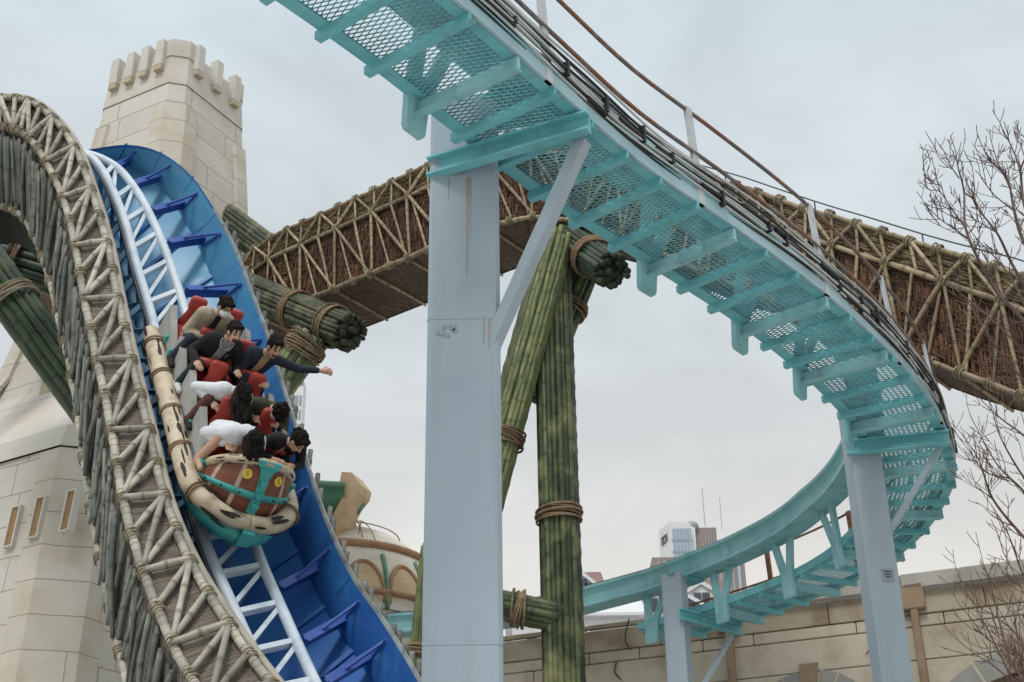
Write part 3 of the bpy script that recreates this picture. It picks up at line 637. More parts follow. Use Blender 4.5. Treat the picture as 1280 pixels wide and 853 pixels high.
def shell(name, zs, mats, grow=0.0, cap=True):
    g = G(); rows = [corners(z, grow) for z in zs]; acc = 0
    for i in range(len(zs)-1):
        a, b = rows[i], rows[i+1]
        for j in range(8):
            k = (j+1) % 8; L = (a[k]-a[j]).length; Lb = (b[k]-b[j]).length; u0 = 1.7*j
            g.quad(a[j], a[k], b[k], b[j], 0, [(u0-L/2, zs[i]), (u0+L/2, zs[i]), (u0+Lb/2, zs[i+1]), (u0-Lb/2, zs[i+1])])
    if cap:
        i0 = len(g.v); g.v += rows[-1]; g.face(list(range(i0, i0+8)))
    return g.build(name, mats, tw)
shell('base', [0, 4, 8, 11.9], 'tower_stone')
shell('ledge', [11.9, 12.3, 13.2], 'tower_plain', .06)
shell('shaft', [13.2, 14.0, 16, 18.9, 20.5, 21.6], 'tower_stone')
shell('parapet', [21.6, 22.1, 22.65], 'tower_plain', .02)
# corner piers standing proud of the shaft and of the base
def pier(i, z0, z1, ret, proud, nz=6, m_='tower_quoin'):
    rows = []
    for k in range(nz+1):
        z = z0+(z1-z0)*k/nz; q = corners(z); o = corners(z, proud); l, r = q[i], q[i+1]; lo, ro = o[i], o[i+1]
        lv = (q[(i-1) % 8]-l).normalized(); rv = (q[(i+2) % 8]-r).normalized()
        rows.append([l+lv*ret-(lo-l)*0, lo+lv*ret, lo, ro, ro+rv*ret, r+rv*ret])
    g = G(); g.loft(rows, True, 0, True); g.build('corner_pier', m_, tw)
for i in (0, 2, 6): pier(i, 13.25, 21.0, .36, .07)
for i in (0, 2, 6): pier(i, .1, 11.85, .45, .07)
# merlons: proud blocks that rise above the parapet and end below in a corbel
def merlon(i, t_, zt=22.86, zb=22.02, wd=.115):
    q = corners(22.35, .02); a, b = q[i], q[(i+1) % 8]; d = (b-a).normalized(); nn = V((d.y, -d.x, 0)); 
    if nn.dot(a.lerp(b, .5)-plan(22.3)[0]) < 0: nn = -nn
    p = a.lerp(b, t_); g = G(); g.box(V((p.x, p.y, (zt+zb)/2+.06))+nn*.03, d*wd, nn*.12, V((0, 0, (zt-zb)/2-.06)), 0, .02)
    mo = g.build('merlon', 'tower_plain', tw)
    g = G(); g.box(V((p.x, p.y, zb+.055))+nn*.035, d*(wd-.004), nn*.115, V((0, 0, .06))); g.build('corbel', 'corbel_stone', mo)
for t_ in (.13, .38, .62, .86): merlon(7, t_)
for t_ in (.14, .48, .82): merlon(1, t_)
for t_ in (.2, .5, .8): merlon(3, t_); merlon(5, t_)
g = G(); q = corners(22.3, .04); c_ = plan(22.4)[0]
for i in (0, 2, 6):
    a, b = q[i], q[i+1]; lv = (q[(i-1) % 8]-a).normalized()*.22; rv = (q[(i+2) % 8]-b).normalized()*.22
    base = [a+lv, a, b, b+rv]; inn = [p.lerp(V((c_.x, c_.y, p.z)), .16) for p in base[::-1]]
    poly = [V((p.x, p.y, 22.4)) for p in base+inn]; g2 = G(); g2.prism(poly, V((0, 0, .46))); g2.build('corner_block', 'tower_plain', tw)
# slot windows of the base, on the face to the left of the near corner
def onface(px, py, zref=11.0):
    q = corners(zref); q2 = corners(zref+.5); a, b = q[7], q[0]; d = (b-a).normalized(); nn = d.cross((q2[7]+q2[0])/2-(a+b)/2).normalized()
    if nn.y > 0: nn = -nn
    r = ray(px, py); t = (a-CAM).dot(nn)/r.dot(nn); return CAM+r*t, d, nn, nn.cross(d) if nn.cross(d).z > 0 else d.cross(nn)
for x, y in ((19, 660), (53, 650), (89, 640)):
    p, d, nn, u_ = onface(x, y); h = .36; p += nn*(.075 if x == 53 else .02)
    g = G()
    for sx in (-1, 1): g.box(p+d*(sx*.098), d*.016, nn*.07, u_*h)
    g.box(p+u_*(h+.014), d*.114, nn*.07, u_*.013); g.box(p-u_*(h+.014), d*.114, nn*.07, u_*.013)
    f = g.build('slot_window', 'tower_plain', tw); g = G(); g.box(p-nn*.02, d*.081, nn*.06, u_*h); g.build('shutter', 'slot_wood', f)
for px, py, a_, b_ in ((60, 490, .10, .55),):
    p, d, nn, u_ = onface(px, py, 14.6); g = G(); g.box(p+nn*.02, d*.12, nn*.08, V((0, 0, .9))); g.build('stone_rib', 'corbel_stone', tw)
# ------------------------------------------------------------------ the dropping coaster track: clad wall, white rails, blue chute
def rD(y): return float(np.interp(y, [100, 195, 283, 391, 458, 672, 726, 853, 960], [18.1, 17.8, 17.2, 16.65, 16.3, 15.2, 14.95, 14.15, 13.4]))
ct = thing('roller_coaster_track', 'steep roller coaster drop with blue chute, white rails and cane clad side wall', 'coaster track', tuple(P(250, 640, 15)))
ROp = [(-150, 150), (-70, 130), (0, 122), (40, 127), (70, 149), (98, 187), (118, 240), (138, 308), (152, 378), (169, 455), (191, 543), (211, 625), (245, 706), (295, 785), (350, 860), (420, 945)]
RLp = [(-150, 195), (-70, 172), (0, 163), (18, 166), (37, 176), (58, 207), (79, 252), (94, 313), (105, 380), (121, 456), (139, 544), (153, 629), (179, 721), (216, 812), (262, 890), (330, 975)]
BLp = [(-150, 300), (-70, 270), (0, 258), (18, 262), (34, 274), (52, 308), (66, 352), (80, 410), (94, 470), (106, 545), (118, 635), (136, 730), (155, 815), (180, 905), (225, 990), (290, 1080)]
dR = [16.7+.0, 16.85, 17.0, 16.95, 16.85, 16.7, 16.4, 16.0, 15.6, 15.15, 14.7, 14.25, 13.8, 13.3, 12.85, 12.3]
RO = cr([P(x, y, d) for (x, y), d in zip(ROp, dR)], 6); RL = cr([P(x, y, d-.06) for (x, y), d in zip(RLp, dR)], 6); BL = cr([P(x, y, d+.55) for (x, y), d in zip(BLp, dR)], 6)
nR = len(RO); back = V((-.12, .9, -.15))
g = G(); g.loft([[RO[i], RL[i]] for i in range(nR)]); g.build('rim_thatch', 'thatch_pale', ct)
g = G(); g.loft([[RL[i], BL[i]] for i in range(nR)]); g.build('side_thatch', 'thatch_grey', ct)
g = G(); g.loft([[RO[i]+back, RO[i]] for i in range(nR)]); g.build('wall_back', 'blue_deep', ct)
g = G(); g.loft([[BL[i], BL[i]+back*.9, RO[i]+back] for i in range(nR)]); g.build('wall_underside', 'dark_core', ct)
g = G()                                               # plain kerb along the rim
rows = []
for i in range(nR):
    t = (RO[min(i+1, nR-1)]-RO[max(i-1, 0)]).normalized(); o = (RO[i]-RL[i]).normalized(); n = t.cross(o).normalized()
    if n.y > 0: n = -n
    rows.append([RO[i]+o*.0, RO[i]+o*.0+n*.05, RO[i]+o*.065+n*.02, RO[i]+o*.065-n*.03, RO[i]-n*.06])
g.loft(rows, True, 0, True); g.build('rim_kerb', 'rim_kerb' if 'rim_kerb' in MATS else 'wall_coping', ct, True)
poles = []; ties = []
def on(A, i): i = min(max(i, 0), nR-1.001); k = int(i); return A[k].lerp(A[k+1], i-k)
def rimp(i, f): return on(RO, i).lerp(on(RL, i), f)
def addp2(a, b, r, n=7): poles.append((size(a, b), lambda g, a=a, b=b, r=r: pole_geo(g, a, b, r, n, .02)))
def outn(i):
    t = (on(RO, i+.5)-on(RO, i-.5)).normalized(); o = (on(RO, i)-on(RL, i)).normalized(); n = t.cross(o).normalized()
    return -n if n.y > 0 else n
def bn(i):
    t = (on(RL, i+.5)-on(RL, i-.5)).normalized(); o = (on(RL, i)-on(BL, i)).normalized(); n = t.cross(o).normalized()
    return -n if n.y > 0 else n
for k in range(0, 15):
    i = 6.0*k
    def q(ii, f, h=.045): return rimp(ii, f)+outn(ii)*h
    for j in range(4):
        addp2(q(i+1.5*j-.25, .09), q(i+1.5*j+1.75, .09), .05); addp2(q(i+1.5*j-.25, .97, .03), q(i+1.5*j+1.75, .97, .03), .052)
    addp2(q(i, .06, .09), q(i, 1.0, .08), .044)
    addp2(q(i+.15, .12, .08), q(i+2.8, .95, .07), .04); addp2(q(i+.3, .12, .10), q(i+5.8, .95, .09), .036)
    addp2(q(i+3.0, .12, .08), q(i+5.6, .95, .06), .038)
    for ii in (i, i+3):
        t = on(RO, ii+.5)-on(RO, ii-.5)
        for f in (.09, .97):
            c = q(ii, f, .05); ties.append((size(c, c+V((0, 0, .2))), lambda g, c=c, t=t: lash(g, c, t, .064, 3, .010, .07)))
# canes of the side face
sidep = []
k = 0.0
while k < 6*14.6:
    a = on(RL, k).lerp(on(BL, k), .0); tilt = (random.uniform(-2.3, 2.3) if random.random() < .6 else random.uniform(-.6, .6)) if k < 34 else random.choice([random.uniform(.3, 6), random.uniform(1.5, 5), random.uniform(-.8, .5)])
    b = on(RL, k+tilt).lerp(on(BL, k+tilt), 1.0); f0 = random.uniform(0, .12); f1 = random.uniform(.86, 1.04); h = random.uniform(.03, .09)
    aa = a.lerp(b, f0)+bn(k)*h; bb = a.lerp(b, f1)+bn(k)*h
    sidep.append((size(aa, bb), lambda g, a=aa, b=bb: pole_geo(g, a, b, random.uniform(.022, .036), 7, .05)))
    k += random.uniform(.45, .95)
for k in range(0, 45):
    ii = k*2.0; addp2(on(BL, ii-.2)+bn(ii)*.04, on(BL, ii+2.2)+bn(ii)*.04, .05)
    if k % 2 == 0:
        c = on(BL, ii)+bn(ii)*.04; t = on(BL, ii+.5)-on(BL, ii-.5); ties.append((size(c, c+V((0, 0, .15))), lambda g, c=c, t=t: lash(g, c, t, .062, 3, .010, .07)))
rimpoles = [p for p in poles]
emit(ct, 'cane_pole', rimpoles, 'cane_pole'); emit(ct, 'side_cane', sidep, 'grey_cane'); emit(ct, 'rope_lashing', ties, 'rope_pale')
# rails
ST = [((108, 188), (112, 200), (104, 191), (100, 192)), ((160, 182), (150, 203), (128, 199), (117, 200)), ((201, 192), (185, 222), (150, 213), (133, 222)), ((237, 219), (213, 250), (172, 241), (147, 252)),
      ((263, 255), (234, 283), (188, 270), (158, 283)), ((291, 306), (256, 327), (205, 309), (169, 325)), ((311, 358), (278, 385), (221, 355), (180, 362)), ((332, 415), (300, 450), (240, 420), (191, 400)),
      ((352, 480), (320, 525), (262, 500), (206, 470)), ((375, 553), (342, 610), (290, 590), (228, 570)), ((402, 637), (372, 690), (322, 690), (255, 672)), ((437, 715), (405, 760), (354, 765), (292, 760)),
      ((475, 771), (440, 815), (382, 828), (324, 828)), ((507, 822), (475, 868), (412, 890), (358, 890)), ((540, 880), (510, 930), (445, 950), (398, 950))]
ys = [(s[2][1]+s[3][1])/2 for s in ST]
BO = cr([P(*s[0], rD(y)+.35) for s, y in zip(ST, ys)], 8); CRs = cr([P(*s[1], rD(y)+.95) for s, y in zip(ST, ys)], 8)
RR = cr([P(*s[2], rD(y)+.12) for s, y in zip(ST, ys)], 8); LR = cr([P(*s[3], rD(y)-.12) for s, y in zip(ST, ys)], 8)
nS = len(BO)
UT = V((.513, -.655, .555))
def fl(i): return LR[i]+(LR[i]-RR[i])*.7-UT*.55
for nm, A in (('l', LR), ('r', RR)):
    g = G(); g.tube(A, .062, 12); g.build('rail', 'rail_white', ct, True)
g = G(); g.tube([p-UT*.05+(p-q).normalized()*.055 for p, q in zip(LR, RR)], .03, 6); g.build('wheel_strip', 'rail_dark', ct, True)
PL, PR = Path(LR), Path(RR); nt_ = int(PL.len/.60)
for k in range(1, nt_):
    f = k/nt_; a = PL.at(PL.len*(f+.006)); b = PR.at(PR.len*f); a2 = PL.at(PL.len*(f+1/nt_*.93)); up = UT
    g = G(); g.beam(a-UT*.02, b-UT*.02, .065, .085, up); g.build('cross_tie', 'rail_white', ct)
    g = G(); m_ = PR.at(PR.len*(f+.08/nt_)); g.beam(a2-UT*.03, m_-UT*.03, .05, .06, up); g.build('diagonal_tie', 'rail_white', ct)
# spine truss below the rails
SPN = [(a+b)/2-UT*.62 for a, b in zip(LR, RR)]; PS = Path(SPN)
g = G(); g.tube(SPN, .09, 10); g.build('spine', 'blue_truss', ct, True)
for k in range(1, nt_, 1):
    f = k/nt_; g = G(); g.beam(PS.at(PS.len*(f+.5/nt_)), PL.at(PL.len*f)-UT*.05, .05, .05, UT); g.beam(PS.at(PS.len*(f+.5/nt_)), PR.at(PR.len*f)-UT*.05, .05, .05, UT); g.build('spine_web', 'blue_truss', ct)
FL = [fl(i) for i in range(nS)]; PF = Path(FL)
for k in range(2, nt_, 1):
    f = k/nt_; g = G(); up = UT
    a = PL.at(PL.len*f)-UT*.08; b = PF.at(PF.len*(f+.2/nt_))+UT*.12
    g.beam(a, b, .07, .09, up)
    g.beam(b, PL.at(PL.len*(f+.9/nt_))-UT*.1, .05, .06, up); g.beam(PF.at(PF.len*f)+UT*.3-(RR[0]-LR[0])*.3, b, .09, .04, up); g.build('wall_truss', 'blue_truss', ct)
g = G(); g.tube([p+UT*.14 for p in FL], .05, 8); g.build('truss_chord', 'blue_truss', ct, True)
# chute: floor and flaring side
def wallp(i, f): i = min(max(i, 0), nS-1.001); k = int(i); t = i-k; c = CRs[k].lerp(CRs[k+1], t); o = BO[k].lerp(BO[k+1], t); return c.lerp(o, f)-UT*(.10*math.sin(math.pi*f))
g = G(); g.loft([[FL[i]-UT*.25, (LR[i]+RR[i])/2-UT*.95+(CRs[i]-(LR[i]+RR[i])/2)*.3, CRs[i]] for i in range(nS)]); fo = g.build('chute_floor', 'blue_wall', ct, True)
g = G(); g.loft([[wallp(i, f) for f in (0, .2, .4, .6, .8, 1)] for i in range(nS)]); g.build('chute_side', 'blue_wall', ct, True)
g = G(); ov = V((.04, .08, -.02)); ek = lambda i, k: [BO[i]-UT*.02, BO[i]+UT*.03*k, BO[i]+UT*.03*k+ov*.55*k, BO[i]-UT*.06*k+ov*.55*k]
g.loft([ek(i, .35) for i in range(0, 34)], True, 0, True); g.build('chute_edge', 'blue_rib', ct)
g = G(); g.loft([ek(i, 1) for i in range(33, nS)], True, 0, True); g.build('chute_edge', 'edge_paint', ct)
g = G(); g.loft([[BO[i]+ov*.5-UT*.05, CRs[i]+ov*1.5-UT*.25] for i in range(30, nS)]); g.build('chute_back', 'thatch_grey', ct)
# lumps of cane cladding showing past the outer edge
items = []
for k in range(36, nS-1, 2):
    c = BO[k].lerp(BO[k+1], random.random())+ov*random.uniform(.9, 1.3); a = c+V((0, 0, random.uniform(.1, .2))); b = c-V((0.02, 0, random.uniform(.1, .2))); items.append((size(a, b), lambda g, a=a, b=b: pole_geo(g, a, b, .032)))
emit(ct, 'edge_cane', items, 'grey_cane')
cum = [0]
for k in range(9): pass
ribs = [7.5, 16, 25, 34, 43.5, 53, 63, 73, 80.5, 88.5, 96, 103]
for n_, i in enumerate(ribs):
    g = G(); A = [wallp(i, f) for f in (0, .2, .4, .6, .8, .98)]; rows = []
    t = (wallp(i+.5, .5)-wallp(i-.5, .5)).normalized()
    for p in A: rows.append([p-t*.02, p-t*.02+UT*.05, p+t*.02+UT*.05, p+t*.02])
    g.loft(rows, True, 0, True)
    k = int(i); fa = CRs[k]; fb = (LR[k]+RR[k])/2-UT*.9+(CRs[k]-(LR[k]+RR[k])/2)*.3
    g.beam(fa+UT*.02, fa.lerp(fb, .9)+UT*.02, .05, .05, UT); g.build('chute_rib', 'blue_rib', ct)
    if n_ < 11:
        j = i+3.6; k = min(int(j), nS-2); c = CRs[k]+UT*.22; r_ = RR[k]-UT*.22
        g = G(); c2_ = c.lerp(wallp(j, .25), .3); g.beam(r_.lerp(c2_, .28), c2_, .04, .15, UT); g.beam(r_.lerp(c2_, .28)+UT*.07, c2_+UT*.07, .10, .02, UT); br = g.build('bracket', 'blue_steel', ct)
        g = G(); g.beam(r_.lerp(c2_, .55)+UT*.08, wallp(j-.3, .78)+UT*.08, .028, .028, UT); g.build('stay_rod', 'blue_steel', br)
        g = G(); p0 = wallp(j, .08)+UT*.06; p1 = wallp(j, .82)+UT*.07; g.beam(p0, p1, .07, .03, UT); g.build('wall_plate', 'blue_steel', br)
# ------------------------------------------------------------------ coaster car in its own frame: a forward, b to its left, c up
TO = V((-3.525, 15.44, 8.20)); TF = V((.324, -.451, -.832)).normalized(); TL = V((.795, .607, -.019)); TL = (TL-TF*TL.dot(TF)).normalized(); TU = TF.cross(TL)
def W(a, b, c): return TO+TF*a+TL*b+TU*c
def WD(a, b, c): return TF*a+TL*b+TU*c
car = thing('coaster_car', 'coaster car with terracotta barrel nose, red seats and cream bamboo side floats', 'coaster car', tuple(TO))
ROWS = [.52, -.23, -.98, -1.73]                       # seat positions, front row first
g = G(); g.box(W(-.45, 0, .22), WD(1.65, 0, 0), WD(0, .52, 0), WD(0, 0, .14), 0, .03); g.build('floor_pan', 'car_grey', car)
g = G(); g.box(W(-.45, 0, .02), WD(1.5, 0, 0), WD(0, .30, 0), WD(0, 0, .10)); 
for a in (-1.7, -.5, .8):
    for b in (-.34, .34): g.tube([W(a, b-.05, -.02), W(a, b+.05, -.02)], .10, 12)
g.build('wheel_chassis', 'rail_dark', car)
def floatpath(sg):
    pts = [(-2.0, .63, .38), (-1.2, .63, .38), (-.3, .62, .37), (.5, .61, .35), (.95, .60, .345), (1.20, .55, .34), (1.41, .40, .34), (1.53, .2, .34), (1.55, .0, .34)]
    return cr([W(a, sg*b, c) for a, b, c in pts], 5)
for sg in (-1, 1):
    A = floatpath(sg); g = G(); rr = [(.125-.03*max(0, min(1, (i-22)/12))) if i > 2 else .095+.010*i for i in range(len(A))]; g.tube(A, rr, 14, 0, True)
    fl_ = g.build('side_float', 'car_cream', car, True)
    g = G(); PA = Path(A); q = .15
    while q < PA.len-.1:                                # dark slashes painted where the cane ends overlap
        t = PA.tan(q); up = (TU-t*TU.dot(t)).normalized(); sd_ = t.cross(up)
        for _ in range(3):
            th_ = random.uniform(0, 6.28); d = up*math.cos(th_)+sd_*math.sin(th_); qq = q+random.uniform(-.08, .08); L = random.uniform(.06, .17); c0 = PA.at(qq)
            e = t.cross(d)
            g.ell(c0+d*.121, t*L, e*random.uniform(.010, .026), d*.007, 8, 5)
        q += .15
    g.build('dark_slash', 'car_mark', fl_)
    for q in [.35+.72*i for i in range(5)]: g = G(); lash(g, PA.at(q), PA.tan(q), .131, 2, .012, .03, 16); g.build('rope_ring', 'rope', fl_, True)
    for r_ in ROWS:
        c = W(r_+.12, sg*.545, .475); g = G(); g.box(c, WD(.15, 0, 0), WD(0, sg*.035, -.035)*1.0, WD(0, sg*.01, .012)); g.build('vent_grille', 'rail_dark', fl_)
    # grab rail along the car side with turquoise brackets
    g = G(); g.tube([W(a, sg*.50, .58) for a in (-1.85, -1.2, -.4, .4, 1.0)], .018, 8); g.build('side_rail', 'metal_light', car, True)
    for r_ in ROWS+[-2.05]:
        g = G(); c = W(r_+.42, sg*.52, .53); g.box(c, WD(.06, 0, 0), WD(0, .05, 0), WD(0, 0, .06), 0, .02); g.box(c+WD(.03, 0, .04), WD(.03, 0, 0), WD(0, .07, 0), WD(0, 0, .03), 0, .01); g.build('rail_bracket', 'car_teal', car)
for r_ in ROWS:
    for sg in (-1, 1):
        g = G(); p = [W(r_+.42, sg*.56, .30), W(r_+.42, sg*.20, .30), W(r_+.40, sg*.20, .50), W(r_-.22, sg*.22, .72), W(r_-.30, sg*.50, .78), W(r_-.30, sg*.56, .40)]
        g.loft([[W(r_+.40, sg*.55, .28), W(r_+.40, sg*.55, .56), W(r_+.40, sg*.47, .58), W(r_+.40, sg*.47, .28)], [W(r_-.30, sg*.55, .28), W(r_-.30, sg*.55, .80), W(r_-.30, sg*.47, .82), W(r_-.30, sg*.47, .28)]], True, 0, True)
        g.build('side_panel', 'car_grey', car)
        b0 = sg*.25
        g = G(); g.box(W(r_+.03, b0, .56), WD(.22, 0, 0), WD(0, .20, 0), WD(0, 0, .10), 0, .04)
        seat = g.build('seat', 'seat_red', car)
        rows = []
        for z, wd, da, th_ in ((.48, .15, -.20, .05), (.58, .16, -.22, .05), (.68, .15, -.24, .05), (.77, .11, -.255, .045), (.83, .09, -.26, .045), (.89, .11, -.27, .05), (.98, .115, -.28, .05), (1.02, .09, -.285, .04)):
            ring = []
            for k in range(10):
                q = 2*math.pi*k/10; ring.append(W(r_+da+th_*math.sin(q), b0+wd*math.copysign(abs(math.cos(q))**.6, math.cos(q)), z))
            rows.append(ring)
        g = G(); g.loft(rows, True, 0, True); g.build('seat_back', 'seat_red', car, True)
        g = G(); g.tube([W(r_+.27, b0-.18, .86), W(r_+.29, b0, .88), W(r_+.27, b0+.18, .86)], [.05, .065, .05], 10); g.tube([W(r_+.27, b0, .86), W(r_+.42, b0, .40)], .025, 8); g.build('lap_bar', 'seat_red', car, True)
    g = G(); g.box(W(r_+.43, 0, .36), WD(.02, 0, 0), WD(0, .50, 0), WD(0, 0, .12)); g.build('bulkhead', 'car_grey', car)
# barrel nose: a slanting half tub whose rim rises towards the front
def ringpt(th_, v, off=0.0):
    """th_: round the nose, v: 0 at the rim to 1 at the foot"""
    ct = max(math.cos(th_), -.15); top = .42+.52*max(ct, 0)**.75; c = top+(.30-top)*v
    bulge = .07*math.sin(math.pi*min(max(v, 0), 1)); ra = .40+.16*v+bulge+off; rb = .48+.04*v+bulge*.7+off
    return W(.88+ra*ct, rb*math.sin(th_), c)
ths = [R(-98+196*i/40) for i in range(41)]
vsn = [0, .15, .3, .5, .7, .85, 1.0]
g = G()
for i in range(40):
    a0, a1 = ths[i], ths[i+1]; stripe = (i % 6) in (2,)
    for v0, v1 in zip(vsn, vsn[1:]): g.quad(ringpt(a0, v0), ringpt(a0, v1), ringpt(a1, v1), ringpt(a1, v0), 1 if stripe else 0)
nose = g.build('nose', ['terracotta', 'plank_pale'], car, True)
g = G(); top = [ringpt(t, .06, -.01) for t in ths]; i0 = len(g.v); g.v += top+[W(.8, 0, .42)]; [g.face([i0+j, i0+j+1, i0+len(top)]) for j in range(len(top)-1)]; g.build('nose_lid', 'seat_red', car)
g = G(); rows = [[W(.88+r*max(math.cos(t), -.15), r*.76*math.sin(t), c) for t in ths] for c, r in ((.32, .60), (.20, .78), (.08, .74), (.0, .60), (-.06, .35))]; g.loft(rows, False); k0 = len(g.v)-len(ths); g.face([k0+j for j in range(len(ths))]); g.build('nose_hull', 'car_teal', car, True)
g = G(); g.tube([ringpt(t, -.02, .01) for t in ths], .050, 12); rim = g.build('nose_rim', 'car_cream', car, True)
g = G()
for i in range(34):
    t = R(random.uniform(-96, 96)); p = ringpt(t, -.02, .01); ph = random.uniform(0, 6.28); tg = (ringpt(t+.05, 0)-ringpt(t-.05, 0)).normalized(); q1 = tg.cross(TU).normalized(); q2 = tg.cross(q1); d = q1*math.cos(ph)+q2*math.sin(ph)
    g.ell(p+d*.048, tg*random.uniform(.03, .08), tg.cross(d)*.010, d*.005, 8, 5)
g.build('dark_slash', 'car_mark', rim)
g = G(); rows = []
for v, ww, off in ((-.10, .24, .07), (0, .22, .075), (.07, .15, .04), (.2, .105, .02), (.4, .095, .02), (.6, .095, .02), (.8, .095, .03), (.95, .10, .10)):
    rows.append([ringpt(-ww, v, off-.03), ringpt(-ww, v, off), ringpt(ww, v, off), ringpt(ww, v, off-.03)])
rows.append([W(1.67, -.07, .30), W(1.70, -.07, .30), W(1.70, .07, .30), W(1.67, .07, .30)]); rows.append([W(1.66, -.07, .12), W(1.69, -.07, .12), W(1.69, .07, .12), W(1.66, .07, .12)]); rows.append([W(1.48, -.07, -.02), W(1.51, -.07, -.02), W(1.51, .07, -.02), W(1.48, .07, -.02)])
g.loft(rows, True, 0, True); strap = g.build('keel_strap', 'car_teal', car)
g = G()
for v in (.22, .42, .62, .82): p = ringpt(0, v, .035); q = ringpt(0, v+.09, .035); d = ringpt(0, v, .09)-ringpt(0, v, .03); g.prism([p-TL*.045, p+TL*.045, q+TL*.03, q-TL*.03], d*.5)
g.build('strap_rib', 'car_teal', strap)
g = G(); g.loft([[ringpt(t, .46, -.01), ringpt(t, .46, .02), ringpt(t, .57, .02), ringpt(t, .57, -.01)] for t in ths], True, 0, True); band = g.build('band_strap', 'car_teal', car, True)
g = G()
for i in range(9): t = R(-84+21*i); d = (ringpt(t, .51, .1)-ringpt(t, .51, 0)).normalized(); g.ell(ringpt(t, .515, .022), d*.012, TU*.014, d.cross(TU)*.014, 8, 5)
g.build('rivets', 'car_mark', band)
for t0 in (R(-21), R(20)):
    p = ringpt(t0, .2, .004); d = (ringpt(t0+.04, .2)-ringpt(t0-.04, .2)).cross(ringpt(t0, .25)-ringpt(t0, .15)).normalized(); d = -d if d.dot(TF) < 0 else d; e1 = (TU-d*TU.dot(d)).normalized(); e2 = d.cross(e1)
    g = G(); ring = [p+(e1*math.cos(q)+e2*math.sin(q))*.055 for q in [2*math.pi*i/18 for i in range(18)]]; g.prism(ring, d*.012); bd = g.build('number_badge', 'badge_yellow', car)
    fc = bpy.data.curves.new('digit', 'FONT'); fc.body = '5'; fc.size = .085; fc.align_x = 'CENTER'; fc.align_y = 'CENTER'; fc.extrude = .002
    fo_ = bpy.data.objects.new('digit', fc); me = bpy.data.meshes.new_from_object(fo_); 
    mm = Matrix.Identity(4)
    for i in range(3): mm[i][0], mm[i][1], mm[i][2], mm[i][3] = -e2[i], e1[i], d[i], (p+d*.015)[i]
    gg = G(); gg.v = [mm@v.co for v in me.vertices]
    for f in me.polygons: gg.face(list(f.vertices))
    gg.build('digit', 'slot_wood', bd)
    bpy.data.objects.remove(fo_)

